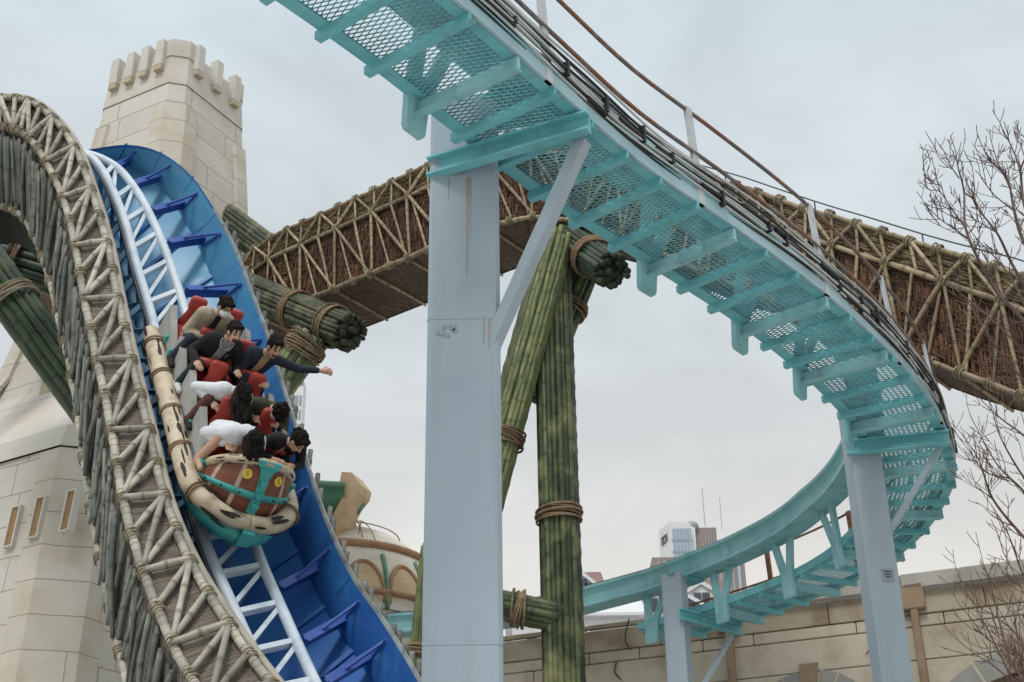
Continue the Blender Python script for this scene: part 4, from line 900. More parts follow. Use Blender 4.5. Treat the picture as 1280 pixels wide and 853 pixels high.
# ------------------------------------------------------------------ riders
def voxel(ob, vox, smooth=2):
    md = ob.modifiers.new('r', 'REMESH'); md.mode = 'VOXEL'; md.voxel_size = vox
    ms = ob.modifiers.new('s', 'SMOOTH'); ms.iterations = smooth; ms.factor = .5
    dg = bpy.context.evaluated_depsgraph_get(); me = bpy.data.meshes.new_from_object(ob.evaluated_get(dg)); ob.modifiers.clear(); old = ob.data; ob.data = me; bpy.data.meshes.remove(old)
def rider(label, row, sg, lean=.5, side=0.0, head=(0, 0), hands=((.30, -.14, .26), (.30, .14, .26)), elb=None, top='cloth_black', legs='cloth_black', shoes='shoe_dark', hair='hair', hairlen='short', mask=None, hood=None, sleeve=None, knees=None, feet=None,
          mouth=0, shin=None, db=0.0, da=0.0, extra=None, bulk=1.0):
    """lean: radians forward; head: (down, turn) of the face; hands in the rider's frame (forward, left, up from the hip)."""
    H = (ROWS[row]+.0+da, sg*.25+db, .72)
    def J(a, b, c): return W(H[0]+a, H[1]+b, H[2]+c)
    hip = J(0, 0, 0); sL, cL = math.sin(lean), math.cos(lean)
    def T_(h, l=0, f=0): return J(h*sL+f*cL, l+side*h, h*cL-f*sL)          # point of the trunk at height h
    bones = []
    def bone(a, b, r0, r1, m_, n=12): bones.append((V(a), V(b), r0, r1, m_, n))
    mats = [top, legs, 'skin', shoes, 'eye_dark', 'lip', sleeve or top, shin or legs]
    B = bulk
    for l in (-.075, .075): bone(T_(0, l), T_(.24, l*1.15), .105*B, .105*B, 0); bone(T_(.22, l*1.2), T_(.40, l*1.35), .105*B, .098*B, 0)
    bone(T_(.42, -.155), T_(.42, .155), .074*B, .074*B, 0); bone(T_(.40, 0), T_(.53, 0, .01), .065, .05, 2)
    hd, ht = head; fd = lean*.55+hd
    hc = T_(.62, 0, .03)
    fdir = J(math.cos(ht)*math.cos(fd), math.sin(ht)*math.cos(fd), -math.sin(fd))-hip
    udir = J(math.sin(fd)*math.cos(ht), math.sin(fd)*math.sin(ht), math.cos(fd))-hip; ldir = udir.cross(fdir)
    g = G()
    kn = knees or ((.40, -.11, .10), (.40, .11, .10)); ft = feet or ((.52, -.12, -.26), (.52, .12, -.26))
    for (ka, kb, kc), (fa, fb, fc_), s in zip(kn, ft, (-1, 1)):
        hj = J(0, s*.09, 0); kj = J(ka, kb, kc); fj = J(fa, fb, fc_)
        bone(hj, kj, .092, .066, 1); bone(kj, kj.lerp(fj, .45), .062, .058, 7); bone(kj.lerp(fj, .45), fj, .058, .042, 7)
        bone(fj+TU*-.02, fj+TF*.15+TU*-.03, .042, .034, 3); bone(fj+TF*-.04+TU*-.03, fj+TF*.05+TU*-.03, .04, .042, 3)
    fingers = []
    for s, (x, y, z) in zip((-1, 1), hands):
        sh = T_(.42, s*.17); hj = J(x, y, z); e = None
        d = hj-sh; L = d.length; up_, lo_ = .29, .27
        if L > up_+lo_-.01: hj = sh+d.normalized()*(up_+lo_-.012); d = hj-sh; L = d.length
        a_ = (up_**2-lo_**2+L*L)/(2*L); h_ = math.sqrt(max(up_**2-a_*a_, 0)); pole = (TL*s*.42-TU*.9-TF*.1); pole = (pole-d.normalized()*pole.dot(d.normalized())).normalized()
        ej = sh+d.normalized()*a_+pole*h_
        bone(sh, ej, .066*B, .054*B, 6); bone(ej, ej.lerp(hj, .86), .052*B, .042*B, 6); bone(ej.lerp(hj, .82), hj, .029, .027, 2)
        dd = (hj-ej).normalized(); sd_ = dd.cross(TU*.6+TF*.4).normalized(); nn = sd_.cross(dd)
        palm = hj+dd*.075; bone(hj+dd*.01, palm, .026, .034, 2); bone(hj+dd*.03+sd_*.018, palm+sd_*.02, .02, .022, 2); bone(hj+dd*.03-sd_*.018, palm-sd_*.02, .02, .022, 2)
        for k, (o, ln) in enumerate(((-.033, .062), (-.011, .076), (.011, .072), (.033, .056))):
            p0 = palm+sd_*o+dd*.01; p1 = p0+dd*ln*.6+sd_*o*.3-nn*.008; p2 = p1+dd*ln*.35-nn*.03; fingers.append((p0, p1, p2))
        p0 = hj+dd*.03-sd_*s*.03; p1 = p0-sd_*s*.03+dd*.03; p2 = p1+dd*.035-nn*.01; fingers.append((p0, p1, p2))
    for a, b, r0, r1, m_, n in bones: g.cap(a, b, r0, r1, n)
    for p0, p1, p2 in fingers: g.cap(p0, p1, .0115, .0105, 8); g.cap(p1, p2, .0105, .009, 8)
    # head: skull, face, jaw, nose, ears, brow
    g.ell(hc+udir*.025-fdir*.012, fdir*.098, ldir*.080, udir*.108, 18, 12); g.ell(hc-udir*.045+fdir*.022, fdir*.066, ldir*.058, udir*.070, 14, 10); g.ell(hc-udir*.088+fdir*.055, fdir*.026, ldir*.03, udir*.024, 10, 8)
    g.cap(hc+fdir*.085+udir*.012, hc+fdir*.106-udir*.022, .011, .016, 8)
    for s in (-1, 1): g.ell(hc+ldir*(s*.080)-fdir*.008-udir*.005, fdir*.024, ldir*.012, udir*.034, 8, 6); g.ell(hc+ldir*s*.034+fdir*.068-udir*.022, fdir*.022, ldir*.026, udir*.024, 8, 6)
    ob = g.build('person', mats, None, True, base=hip); voxel(ob, .0115, 2)
    me = ob.data; me.materials.clear()
    for k in mats: me.materials.append(MATS[k])
    n = len(me.polygons); cen = np.empty(n*3); me.polygons.foreach_get('center', cen); cen = cen.reshape(-1, 3)+np.array(hip)
    best = np.full(n, 1e9); mi = np.zeros(n, int)
    bl = bones+[(p0, p1, .0115, .0105, 2, 0) for p0, p1, p2 in fingers]+[(p1, p2, .0105, .009, 2, 0) for p0, p1, p2 in fingers]+[(hc-udir*.06, hc+udir*.06, .085, .09, 2, 0), (hc+fdir*.05-udir*.08, hc+fdir*.07, .04, .05, 2, 0)]
    for a, b, r0, r1, m_, _ in bl:
        a_ = np.array(a); d = np.array(b)-a_; t = np.clip(((cen-a_)@d)/max(d@d, 1e-9), 0, 1); q = a_+t[:, None]*d; ds = np.linalg.norm(cen-q, axis=1)-(r0+(r1-r0)*t)
        k = ds < best; best[k] = ds[k]; mi[k] = m_
    F_, L_, U_ = np.array(fdir), np.array(ldir), np.array(udir); rel = cen-np.array(hc); x, y, z = rel@F_, rel@L_, rel@U_
    front = (x > .05)
    for s in (-1, 1):
        mi[front & (((y-s*.033)/.019)**2+((z-.010)/.009)**2 < 1)] = 4; mi[front & (((y-s*.035)/.026)**2+((z-.036)/.006)**2 < 1)] = 4
    mz, mh = (-.062, .010+.022*mouth); mi[front & ((y/(.026+.012*mouth))**2+((z-mz)/mh)**2 < 1)] = 5
    me.polygons.foreach_set('material_index', mi.astype(np.int32)); me.polygons.foreach_set('use_smooth', [True]*n); me.update()
    tag(ob, label, 'person', 'riders on the coaster car'); ob['kind'] = 'thing'
    def child(g, nm, m_): o = g.build(nm, m_, ob, True); return o
    if hairlen:
        g = G(); rows = []
        cut = {'short': .05, 'long': .045, 'bob': .045}[hairlen]
        def jit(dx, dy, dz): return 1+.06*math.sin(9*dx+7*dy+row)+.05*math.sin(15*dz+11*dy)+random.uniform(-.025, .025)
        g.ell(hc+udir*.040-fdir*.026, fdir*.104, ldir*.092, udir*.112, 20, 14, 0, jit)
        g.ell(hc+udir*.105+fdir*.045, fdir*.052, ldir*.072, udir*.034, 14, 8, 0, jit)
        for _ in range(70):
            th_ = random.uniform(0, 6.28); ph = random.uniform(0, 1.5); d = (fdir*math.cos(th_)*.9-fdir*.3+ldir*math.sin(th_)*.9)*math.sin(ph)+udir*math.cos(ph)
            c0 = hc+udir*.045-fdir*.026+V((d.x, d.y, d.z))*.086; q = (d*.006+(fdir*random.uniform(-1, 1)+ldir*random.uniform(-1, 1))*.03)
            g.tube([c0, c0+q*.6, c0+q+V((0, 0, -.012))], [.022, .018, .007], 6)
        if hairlen != 'short':
            dn = V((0, 0, -1)); L = .34 if hairlen == 'long' else .2
            for k_ in range(5): g.ell(hc+udir*.03-fdir*.03+ldir*(.05*math.sin(k_*2.1))+dn*(L*.17*k_)+TF*.015*k_, TF*.075*(1-.11*k_), ldir*.095*(1-.09*k_), dn*.09, 14, 9, 0, jit)
            for _ in range(70):
                y_ = random.uniform(-1, 1); x_ = random.uniform(-.9, .25)*math.sqrt(max(0, 1-.5*y_*y_)); p = hc+ldir*(y_*.085)+fdir*(x_*.09)+udir*random.uniform(.0, .05)
                out = (ldir*y_+fdir*x_); k = L*random.uniform(.6, 1.1); w_ = TF*random.uniform(-.05, .10)+TL*random.uniform(-.05, .08)
                g.tube([p, p+out*.02+dn*k*.35-udir*.02, p+out*.03+dn*k*.7+w_*.5, p+dn*k+w_], [.020, .026, .021, .006], 7)
        child(g, 'hair', hair)
    if mask:
        g = G(); g.ell(hc-udir*.036+fdir*.042, fdir*.078, ldir*.068, udir*.062, 14, 10); 
        for s in (-1, 1): g.tube([hc-udir*.03+fdir*.06+ldir*s*.055, hc-udir*.015+ldir*s*.083], .004, 5)
        child(g, 'face_mask', mask)
    if hood:
        g = G()
        if hood[1] == 'up': g.ell(hc+udir*.03-fdir*.045, fdir*.118, ldir*.115, udir*.135, 18, 12, 0, lambda a, b, c: 1+.04*math.sin(7*b+5*c))
        rows = []
        g.ell(T_(.47, 0, -.06), TF*.10, TL*.14, TU*.08, 14, 8, 0, lambda a, b, c: 1+.07*math.sin(6*a+8*b))
        child(g, 'hood', hood[0])
    if extra: extra(child, T_, J, hc, fdir, ldir, udir)
    return ob
def shirt(col, wd=.05):
    def f(child, T_, J, hc, fd, ld, ud):
        g = G(); g.loft([[T_(h, -w_, .112*k), T_(h, 0, .126*k), T_(h, w_, .112*k)] for h, w_, k in ((.06, wd*.8, 1), (.2, wd, 1), (.34, wd*1.1, .98), (.45, wd*1.3, .70), (.50, wd*1.2, .55))]); 
        child(g, 'shirt', col)
    return f
def badge(child, T_, J, hc, fd, ld, ud):
    shirt('cloth_grey', .05)(child, T_, J, hc, fd, ld, ud)
    g = G(); a, b = T_(.33, .09, .112), T_(.27, .085, .114); g.tube([b, a, T_(.335, .13, .098), T_(.30, .125, .10), T_(.295, .092, .112)], .006, 5); child(g, 'chest_mark', 'cloth_grey')
    g = G(); g.tube([T_(.49, -.06, .03), T_(.47, -.085, .055), T_(.42, -.05, .11), T_(.40, 0, .12)], .02, 7); g.tube([T_(.49, .06, .03), T_(.47, .085, .055), T_(.42, .05, .11), T_(.40, 0, .12)], .02, 7); child(g, 'hood_collar', 'cloth_grey')
def cord(child, T_, J, hc, fd, ld, ud):
    g = G(); g.tube([T_(.46, -.05, .08), T_(.3, -.06, .125), T_(.12, -.055, .12)], .007, 5); child(g, 'zip', 'cloth_grey')
def cuffs(child, T_, J, hc, fd, ld, ud):
    g = G(); g.loft([[T_(h, -.05, .115*k), T_(h, 0, .128*k), T_(h, .05, .115*k)] for h, k in ((.06, 1), (.2, 1), (.36, .97))]); child(g, 'shirt', 'cloth_black')
legL = dict(knees=((.34, -.20, .13), (.40, .10, .10)), feet=((.40, -.33, -.14), (.52, .10, -.24)))
rider('front row rider in white hoodie bent forward, dark hair over the face, bare legs', 0, -1, 1.0, .10, (.35, .25), ((.40, -.14, .12), (.48, .20, .12)), top='cloth_white', legs='skin', shoes='skin', mask='mask_black', hair='hair', hairlen='bob', hood=('cloth_white', 'back'), bulk=1.4, **legL)
rider('front row woman in black jacket with tied back hair looking off past the nose', 0, 1, .75, .10, (.1, .55), ((.44, -.10, .14), (.44, .16, .12)), top='cloth_black', legs='cloth_black', hairlen='short', extra=cord, da=.05)
rider('second row rider in white top and pale mask with long dark hair falling forward', 1, -1, .85, .08, (.3, .2), ((.36, -.16, .13), (.44, .17, .16)), top='cloth_white', legs='cloth_dark_red', mask='mask_white', hairlen='long', extra=None, bulk=1.2, **legL)
rider('second row rider in camouflage jacket with head bowed and dark hair', 1, 1, .95, .06, (.8, .1), ((.40, -.15, .12), (.44, .15, .12)), top='cloth_camo', legs='cloth_navy', mask='mask_white', hairlen='short', bulk=1.1)
rider('third row man in black jacket over grey hoodie laughing with open mouth', 2, -1, .30, .12, (-.35, .2), ((.34, -.22, .16), (.40, .26, .22)), top='cloth_black', legs='cloth_teal_black', shoes='shoe_white', hairlen='short', mouth=1.0, extra=badge, bulk=1.12, **legL)
rider('third row man in navy jacket stretching one arm straight out to the side', 2, 1, .34, .16, (-.2, .2), ((.44, .02, .20), (.30, .95, .52)), top='cloth_navy', legs='cloth_navy', hairlen='short', mouth=.4, extra=shirt('cloth_tan', .04))
rider('last row man in beige jacket and white mask gripping the lap bar with both hands', 3, -1, .26, .10, (.0, .3), ((.32, -.03, .20), (.34, .10, .20)), top='cloth_beige', legs='cloth_navy', mask='mask_white', hairlen='short', extra=shirt('cloth_black', .03), bulk=1.15, da=.2, **legL)
# ------------------------------------------------------------------ stone boundary wall
WA = V((-.29, 28.61, 0)); WDR = V((.934, -.359, 0)).normalized(); WN = V((-.359, -.934, 0)).normalized()
def wz(px, py):
    r = ray(px, py); t = (WA-CAM).dot(WN)/r.dot(WN); p = CAM+r*t; return (p-WA).dot(WDR), p.z
def wp(s, z, o=0): q = WA+WDR*s+WN*o; return V((q.x, q.y, z))
bw_ = thing('boundary_wall', 'long weathered sandstone castle wall with coping, pilasters and blind arches', 'wall', tuple(wp(5, 0)))
z_c = 9.8; z_f = wz(913, 797)[1]; z_t = wz(913, 811.5)[1]; z_b = wz(1031, 839)[1]; z_top = wz(1280, 703)[1]
g = G(); g.box(wp(8, 4.85, -.5), WDR*20, WN*.44, V((0, 0, 4.85))); g.build('backing', 'wall_joint', bw_)
g = G(); g.box(wp((wz(913, 780)[0]+22)/2, 9.9, -.5), WDR*((22-wz(913, 780)[0])/2), WN*.43, V((0, 0, .25))); g.build('coping_bed', 'wall_coping', bw_)
def block(s0, s1, z0, z1, m_, o=.0, name='stone_block', bev=.014, gap=.007):
    g = G(); dz0 = random.uniform(-.006, .006)
    g.box(wp((s0+s1)/2, (z0+z1)/2, o), WDR*((s1-s0)/2-gap), WN*.06, V((0, 0, (z1-z0)/2-gap)), 0, bev); return g.build(name, m_, bw_)
sp_l = wz(913, 780)[0]; sp_r = wz(1140, 740)[0]
def run(joints, z0, z1, m_, o=0.0, name='stone_block'):
    for a, b in zip(joints, joints[1:]): block(a, b, z0, z1, m_, o, name)
J_ = lambda xs, y: [wz(x, y)[0] for x in xs]
run([-8, -3.5]+J_([700, 826], 790)+[sp_l]+J_([1036], 770)+[sp_r]+J_([1230], 740)+[13, 17, 22], z_f, z_c-.02, 'wall_frieze', .02, 'frieze_block')
run([-8, -3, -1]+J_([737, 800, 880], 815)+[sp_l]+J_([942, 1072], 795)+[sp_r]+J_([1179], 765)+[10.5, 13, 18, 22], z_t, z_f, 'wall_stone', .0)
run([-8, -3.4]+J_([668, 850], 845)+[sp_l]+J_([1100], 815)+[sp_r]+[10, 14, 22], z_b, z_t, 'wall_stone', -.01)
zz = z_b
while zz > 1:
    run([-8+random.uniform(0, 2)]+[-4, -1.2, 1.5, 3.6, 5.9, 8.2, 10.5, 14, 18, 22], zz-.8, zz, 'wall_stone', -.01); zz -= .8
run([sp_l-.05]+J_([997, 1130], 750)+J_([1200], 715)+[12.5, 16, 22], z_c+.0, z_top, 'wall_coping', .16, 'coping_stone')
run([-8, -4, -1.4]+J_([735, 850], 780)+[sp_l-.06], z_c-.0, z_c+.10, 'wall_frieze', .03, 'coping_stone')
for s in (sp_l-4.9, sp_l-.02, sp_r, sp_r+4.2):
    g = G(); g.box(wp(s, (z_c-.4)/2+.15, .10), WDR*.07, WN*.10, V((0, 0, (z_c-.4)/2)), 0, .02); p_ = g.build('pilaster', 'wall_pilaster', bw_)
    g = G(); g.box(wp(s, z_c-.14, .12), WDR*.22, WN*.10, V((0, 0, .24)), 0, .02); g.build('pilaster_cap', 'wall_pilaster', p_)
def arch(px, py, rad, n=11, th_=.42):
    s0, z0 = wz(px, py); z0 -= rad
    for k in range(n):
        a0 = math.pi*(k+.06)/n; a1 = math.pi*(k+.94)/n; key = k == n//2; o = .12 if key else .06; ro = rad*(1.09 if key else 1); ri = rad-th_
        if key: m_ = 'wall_pilaster'
        else: m_ = 'arch_stone'
        rows = []
        for q in (-.06, o):
            rows.append([wp(s0+ri*math.cos(a0), z0+ri*math.sin(a0), q), wp(s0+ro*math.cos(a0), z0+ro*math.sin(a0), q), wp(s0+ro*math.cos(a1), z0+ro*math.sin(a1), q), wp(s0+ri*math.cos(a1), z0+ri*math.sin(a1), q)])
        g = G(); g.loft(rows, True, 0, True); g.build('keystone' if key else 'voussoir', m_, bw_)
    g = G(); g.prism([wp(s0+(rad-th_-.01)*math.cos(math.pi*i/20), z0+(rad-th_-.01)*math.sin(math.pi*i/20), .058) for i in range(21)], WN*.012); g.build('arch_panel', 'wall_joint', bw_)
arch(1012, 838, 1.25); arch(1272, 812, 1.9)
# branching cracks
g = G()
for pts in ([(788, 775), (783, 800), (790, 815)], [(1100, 790), (1092, 808), (1083, 820)], [(772, 830), (770, 842), (780, 853)], [(1096, 780), (1106, 800), (1108, 812)]):
    q = [wp(*wz(x, y), .086) for x, y in pts]; q = cr(q, 3); g.tube(q, [.02]+[.014]*(len(q)-2)+[.004], 4)
g.build('crack', 'wall_joint', bw_)

# ------------------------------------------------------------------ domed pavilion behind the chute
dc = P(424, 800, 32); RDm = 2.6
dm = thing('domed_pavilion', 'cream dome with brown ring bands and green ribs behind the blue chute', 'pavilion', (dc.x, dc.y, 0))
def dp(th_, ph, r=RDm): return dc+V((r*math.cos(ph)*math.sin(th_), -r*math.cos(ph)*math.cos(th_), r*math.sin(ph)))
g = G(); g.loft([[dp(2*math.pi*j/64, R(p)) for j in range(64)] for p in (0, 8, 16, 24, 32, 40, 50, 60, 70, 80, 89)], True); g.build('dome_shell', 'dome_plaster', dm, True)
for p, w_, d in ((37, .10, .10), (8, .07, .10)):
    g = G(); g.tube([dp(2*math.pi*j/64, R(p), RDm+.02) for j in range(65)], w_, 10); g.build('ring_band', 'dome_brown', dm, True)
for k in range(16):
    t = 2*math.pi*k/16+.12; g = G(); g.tube([dp(t, R(p), RDm+.02) for p in range(0, 31, 3)], .05, 6); g.build('green_rib', 'verdigris', dm, True)
    t += math.pi/16; g = G(); arcp = [(.20*math.cos(math.pi*i/14), .42*math.sin(math.pi*i/14)) for i in range(15)]
    g.tube([dp(t+a*.9, R(3)+z*.9, RDm+.0) for a, z in arcp], .055, 8); f = g.build('window_arch', 'dome_brown', dm, True)
    g = G(); pts = [dp(t+a*.9, R(3)+z*.9, RDm+.012) for a, z in arcp]; i0 = len(g.v); g.v += pts+[dp(t, R(9), RDm+.03)]; [g.face([i0+i, i0+i+1, i0+15]) for i in range(14)]; g.build('window_panel', 'cream_stone', f, True)
g = G(); g.loft([[dc+V((2.55*math.cos(2*math.pi*j/48), 2.55*math.sin(2*math.pi*j/48), z-dc.z)) for j in range(48)] for z in (0, 4, 8, dc.z)], True); g.build('drum', 'dome_plaster', dm, True)
g = G(); g.tube([dp(t, R(61), RDm+.10) for t in [2*math.pi*j/48 for j in range(49)]], .015, 6); g.tube([dp(R(18), R(p), RDm+.16) for p in range(38, 75, 5)], .016, 6); g.tube([dp(R(26), R(p), RDm+.12) for p in range(38, 70, 5)], .012, 6)
for p in (48, 60): g.tube([dp(R(18), R(p), RDm-.02), dp(R(18), R(p), RDm+.25)], .014, 6)
g.build('lightning_rail', 'dome_brown', dm)
cb = thing('cornice_turret', 'cream stone bracket holding a green gutter above the dome', 'turret', tuple(P(400, 700, 30)))
q = lambda x, y, d=30: P(x, y, d)
dv = V((.35, .9, 0))
g = G(); g.prism([q(410, 655), q(430, 618), q(424, 605), q(427, 590), q(440, 591), q(451, 606), q(449, 616), q(438, 630), q(426, 655), q(414, 668)], dv*.55); g.build('bracket', 'cream_stone', cb)
g = G(); rows = []
for x, d in ((330, 30.4), (395, 30.1), (430, 29.97)): rows.append([q(x, 600+(x-330)*.02, d+.9), q(x, 602+(x-330)*.02, d-.05), q(x, 609, d-.06), q(x, 611, d+.02), q(x+1, 620, d-.0), q(x+2, 630, d+.15), q(x+3, 640, d+.4), q(x+4, 648, d+.8)])
g.loft(rows, False); g.build('gutter', 'verdigris', cb, True)
g = G(); g.tube([q(330, 603, 30.32), q(395, 604, 30.02), q(431, 606, 29.9)], .07, 8); g.build('gutter_lip', 'verdigris_light', cb, True)
g = G(); g.tube(cr([q(433, 640, 30.7), q(446, 634, 30.6), q(455, 627, 30.6), q(456, 620, 30.8), q(449, 616, 31.2)], 4), .10, 8); g.tube([q(430, 652, 30.5), q(448, 640, 30.4), q(455, 630, 30.4)], .05, 8); g.build('bowl_rim', 'verdigris', cb, True)
g = G(); b0 = P(385, 660, 30.8); g.loft([[V((b0.x+.55*math.cos(2*math.pi*i/20), b0.y+.55*math.sin(2*math.pi*i/20), z)) for i in range(20)] for z in (0, 6, 12, b0.z+.5)], True, 0, True); g.build('turret_wall', 'dome_plaster', cb, True)

# ------------------------------------------------------------------ buildings in the distance; far towers have haze put into their pale colours
def px_box(th_, nm, m_, x0, x1, ytop, d, depth, skew=0.0, z0=0.0):
    a = P(x0, ytop, d); b = P(x1, ytop, d*(1+skew)); z1 = max(a.z, b.z); ax = V((b.x-a.x, b.y-a.y, 0)); n = V((-ax.y, ax.x, 0)).normalized(); n = n if n.y > 0 else -n
    c = (a+b)/2+n*depth/2; g = G(); g.box(V((c.x, c.y, (z1+z0)/2)), ax/2, n*depth/2, V((0, 0, (z1-z0)/2))); ob = g.build(nm, m_, th_); return ob, a, ax, n, z1
t = thing('office_tower', 'tall pale blue glass office tower with dark roof lettering in the distance', 'building', tuple(P(850, 700, 400)*1.0)); t.location.z = 0; BASE[t.name] = V(t.location); t['_b'] = tuple(t.location)
ob, a, ax, n, z1 = px_box(t, 'glass_wing', 'glass_blue', 838, 864, 661, 400, 16); 
ob, a2, ax2, n2, z2 = px_box(t, 'side_wing', 'plaster_white', 823, 838, 664, 408, 8, -.02)
g = G()
for k in range(1, 40): z = z1-3.6*k; g.box(a+ax*.5-n*.06+V((0, 0, z-a.z)), ax*.5, n*.06, V((0, 0, .3)))
for k in range(1, 6): g.box(a+ax*(k/6)-n*.06+V((0, 0, -60)), ax*.006, n*.07, V((0, 0, 60)))
g.build('mullions', 'window_grey', t)
fc = bpy.data.curves.new('lettering', 'FONT'); fc.body = 'KICN'; fc.size = 2.9; fc.align_x = 'CENTER'; fc.align_y = 'CENTER'; fc.extrude = .08; fc.space_character = 1.05
fo_ = bpy.data.objects.new('lettering', fc); me = bpy.data.meshes.new_from_object(fo_); bpy.data.objects.remove(fo_)
d1 = ax2.normalized(); cpos = a2+ax2*.5-n2*.2; cpos.z = z2-4.4; gg = G(); gg.v = [cpos+d1*(v.co.x*.62)+V((0, 0, v.co.y*1.35))-n2*v.co.z for v in me.vertices]
for f in me.polygons: gg.face(list(f.vertices))
gg.build('lettering', 'sign_ink', t)
ob, a, ax, n, z1 = px_box(t, 'brown_wing', 'tower_brown', 863, 895, 660, 404, 14)
g = G(); 
for k in range(1, 9): g.box(a+ax*(k/9)-n*.08+V((0, 0, -60)), ax*.014, n*.08, V((0, 0, 58)))
g.build('facade_strip', 'tower_stripe', t)
g = G(); c = a+ax*.05; c.z = z1+.4; g.ell(c, V((2.2, 0, 0)), V((0, 2.2, 0)), V((0, 0, 1.6)), 14, 8); g.tube([c+V((4, 0, 0)), c+V((4, 0, 12))], .12, 5); g.tube([c+V((9, 0, -1)), c+V((9, 0, 9))], .1, 5); g.build('roof_plant', 'window_grey', t)
t = thing('apartment_block', 'brown striped apartment tower beside the glass office tower', 'building', tuple(P(900, 740, 330))); t.location.z = 0; BASE[t.name] = V(t.location); t['_b'] = tuple(t.location)
ob, a, ax, n, z1 = px_box(t, 'wall', 'tower_brown', 815, 930, 697, 330, 14)
for k in range(1, 15):
    g = G(); g.box(a+ax*(k/15)-n*.08+V((0, 0, -50)), ax*(.009 if k % 2 else .016), n*.08, V((0, 0, 49))); g.build('window_strip', 'tower_stripe' if k % 2 else 'glass_blue', t)
t = thing('apartment_block', 'white apartment block with grey windows behind the lowest riders', 'building', tuple(P(370, 520, 250))); t.location.z = 0; BASE[t.name] = V(t.location); t['_b'] = tuple(t.location)
ob, a, ax, n, z1 = px_box(t, 'wall', 'plaster_white', 318, 380, 477, 250, 3.5)
g = G(); g.box(a+ax*.5-n*.15+V((0, 0, z1-a.z-.4)), ax*.502, n*.15, V((0, 0, .4))); g.build('roof_edge', 'window_grey', t)
for r_ in range(14):
    for (c0, w_) in ((.60, .055), (.84, .055), (.95, .02), (.36, .055), (.12, .055)):
        g = G(); g.box(a+ax*c0-n*.12+V((0, 0, z1-a.z-4.2-3.05*r_)), ax*w_, n*.1, V((0, 0, 1.0))); g.build('window', 'window_grey', t)
def house(label, x0, x1, yw, yr, d, gables, dormers, roof='house_roof'):
    t = thing('white_house', label, 'house', tuple(P((x0+x1)/2, yw, d))); t.location.z = 0; BASE[t.name] = V(t.location); t['_b'] = tuple(t.location)
    ob, a, ax, n, z1 = px_box(t, 'wall', 'plaster_white', x0, x1, yw, d, 8); zr = P(x0, yr, d+2.6).z; dx = ax.normalized(); L = ax.length
    g = G(); e = .3; A = V((a.x, a.y, z1))-n*e; 
    sec = lambda s: [A+dx*s, A+dx*s+n*(2.6+e)+V((0, 0, zr-z1)), A+dx*s+n*(7+e), A+dx*s+n*(7+e)+V((0, 0, -.1)), A+dx*s+V((0, 0, -.12))]
    g.loft([sec(-e), sec(L+e)], True, 0, True); rf = g.build('roof', roof, t)
    for gx, w_, apex in gables:
        c = P(gx, yw, d); c.z = z1; s = (c-a).dot(dx); za = P(gx, apex, d).z; p = V((a.x, a.y, 0))+dx*s-n*.35; hw = w_
        g = G(); g.prism([p-dx*hw+V((0, 0, z1-6)), p+dx*hw+V((0, 0, z1-6)), p+dx*hw+V((0, 0, z1-.3)), p+V((0, 0, za)), p-dx*hw+V((0, 0, z1-.3))], n*2.5); gb = g.build('gable', 'plaster_white', t)
        g = G(); 
        for sg in (-1, 1): u = (dx*sg*hw*1.12+V((0, 0, z1-.45-za))); g.prism([p-n*.12+V((0, 0, za+.22)), p-n*.12+V((0, 0, za+.02)), p-n*.12+V((0, 0, za+.02))+u, p-n*.12+V((0, 0, za+.22))+u], n*2.6)
        g.build('gable_trim', 'plaster_white', gb)
        for (ox, oz, ww, hh_) in ((-.62, -.65, .16, .3), (-.2, -.55, .16, .42), (.22, -.55, .16, .42), (.64, -.65, .16, .3), (-.55, -1.95, .2, .5), (-.05, -1.95, .2, .5), (.5, -1.95, .2, .5), (-.5, -3.6, .2, .5), (.5, -3.6, .2, .5)):
            g = G(); g.box(p+dx*(ox*hw*.62)+V((0, 0, z1+oz+.35))-n*.03, dx*ww, n*.05, V((0, 0, hh_))); g.build('window', 'window_dark', gb)
    for gx in dormers:
        c = P(gx, (yw+yr)/2+2, d+1.0); s = (c-a).dot(dx); p = V((a.x, a.y, 0))+dx*s+n*.9; zc = z1+(zr-z1)*.42
        g = G(); g.prism([p-dx*.42+V((0, 0, zc-.45)), p+dx*.42+V((0, 0, zc-.45)), p+dx*.42+V((0, 0, zc+.3)), p+V((0, 0, zc+.62)), p-dx*.42+V((0, 0, zc+.3))], n*1.6); dmr = g.build('dormer', 'plaster_white', t)
        g = G(); g.box(p+V((0, 0, zc))-n*.03, dx*.17, n*.04, V((0, 0, .24))); g.build('window', 'window_dark', dmr)
    k = .8
    while k < L-.6:
        g = G(); g.box(V((a.x, a.y, z1-1.3))+dx*k-n*.02, dx*.2, n*.05, V((0, 0, .45))); g.build('window', 'window_dark', t); k += 1.3
    return t
house('white house with brown roof, dormers and pointed gables behind the short column', 775, 912, 752, 727, 62, ((876, 1.45, 735), (832, 1.45, 737)), (808, 861, 792))
house('small white house with reddish roof just right of the tall bamboo post', 690, 748, 733, 716, 66, ((726, .9, 722),), ())
house('white terrace with pale eaves low down behind the monorail hangers', 640, 800, 770, 752, 58, (), (), 'plaster_white')

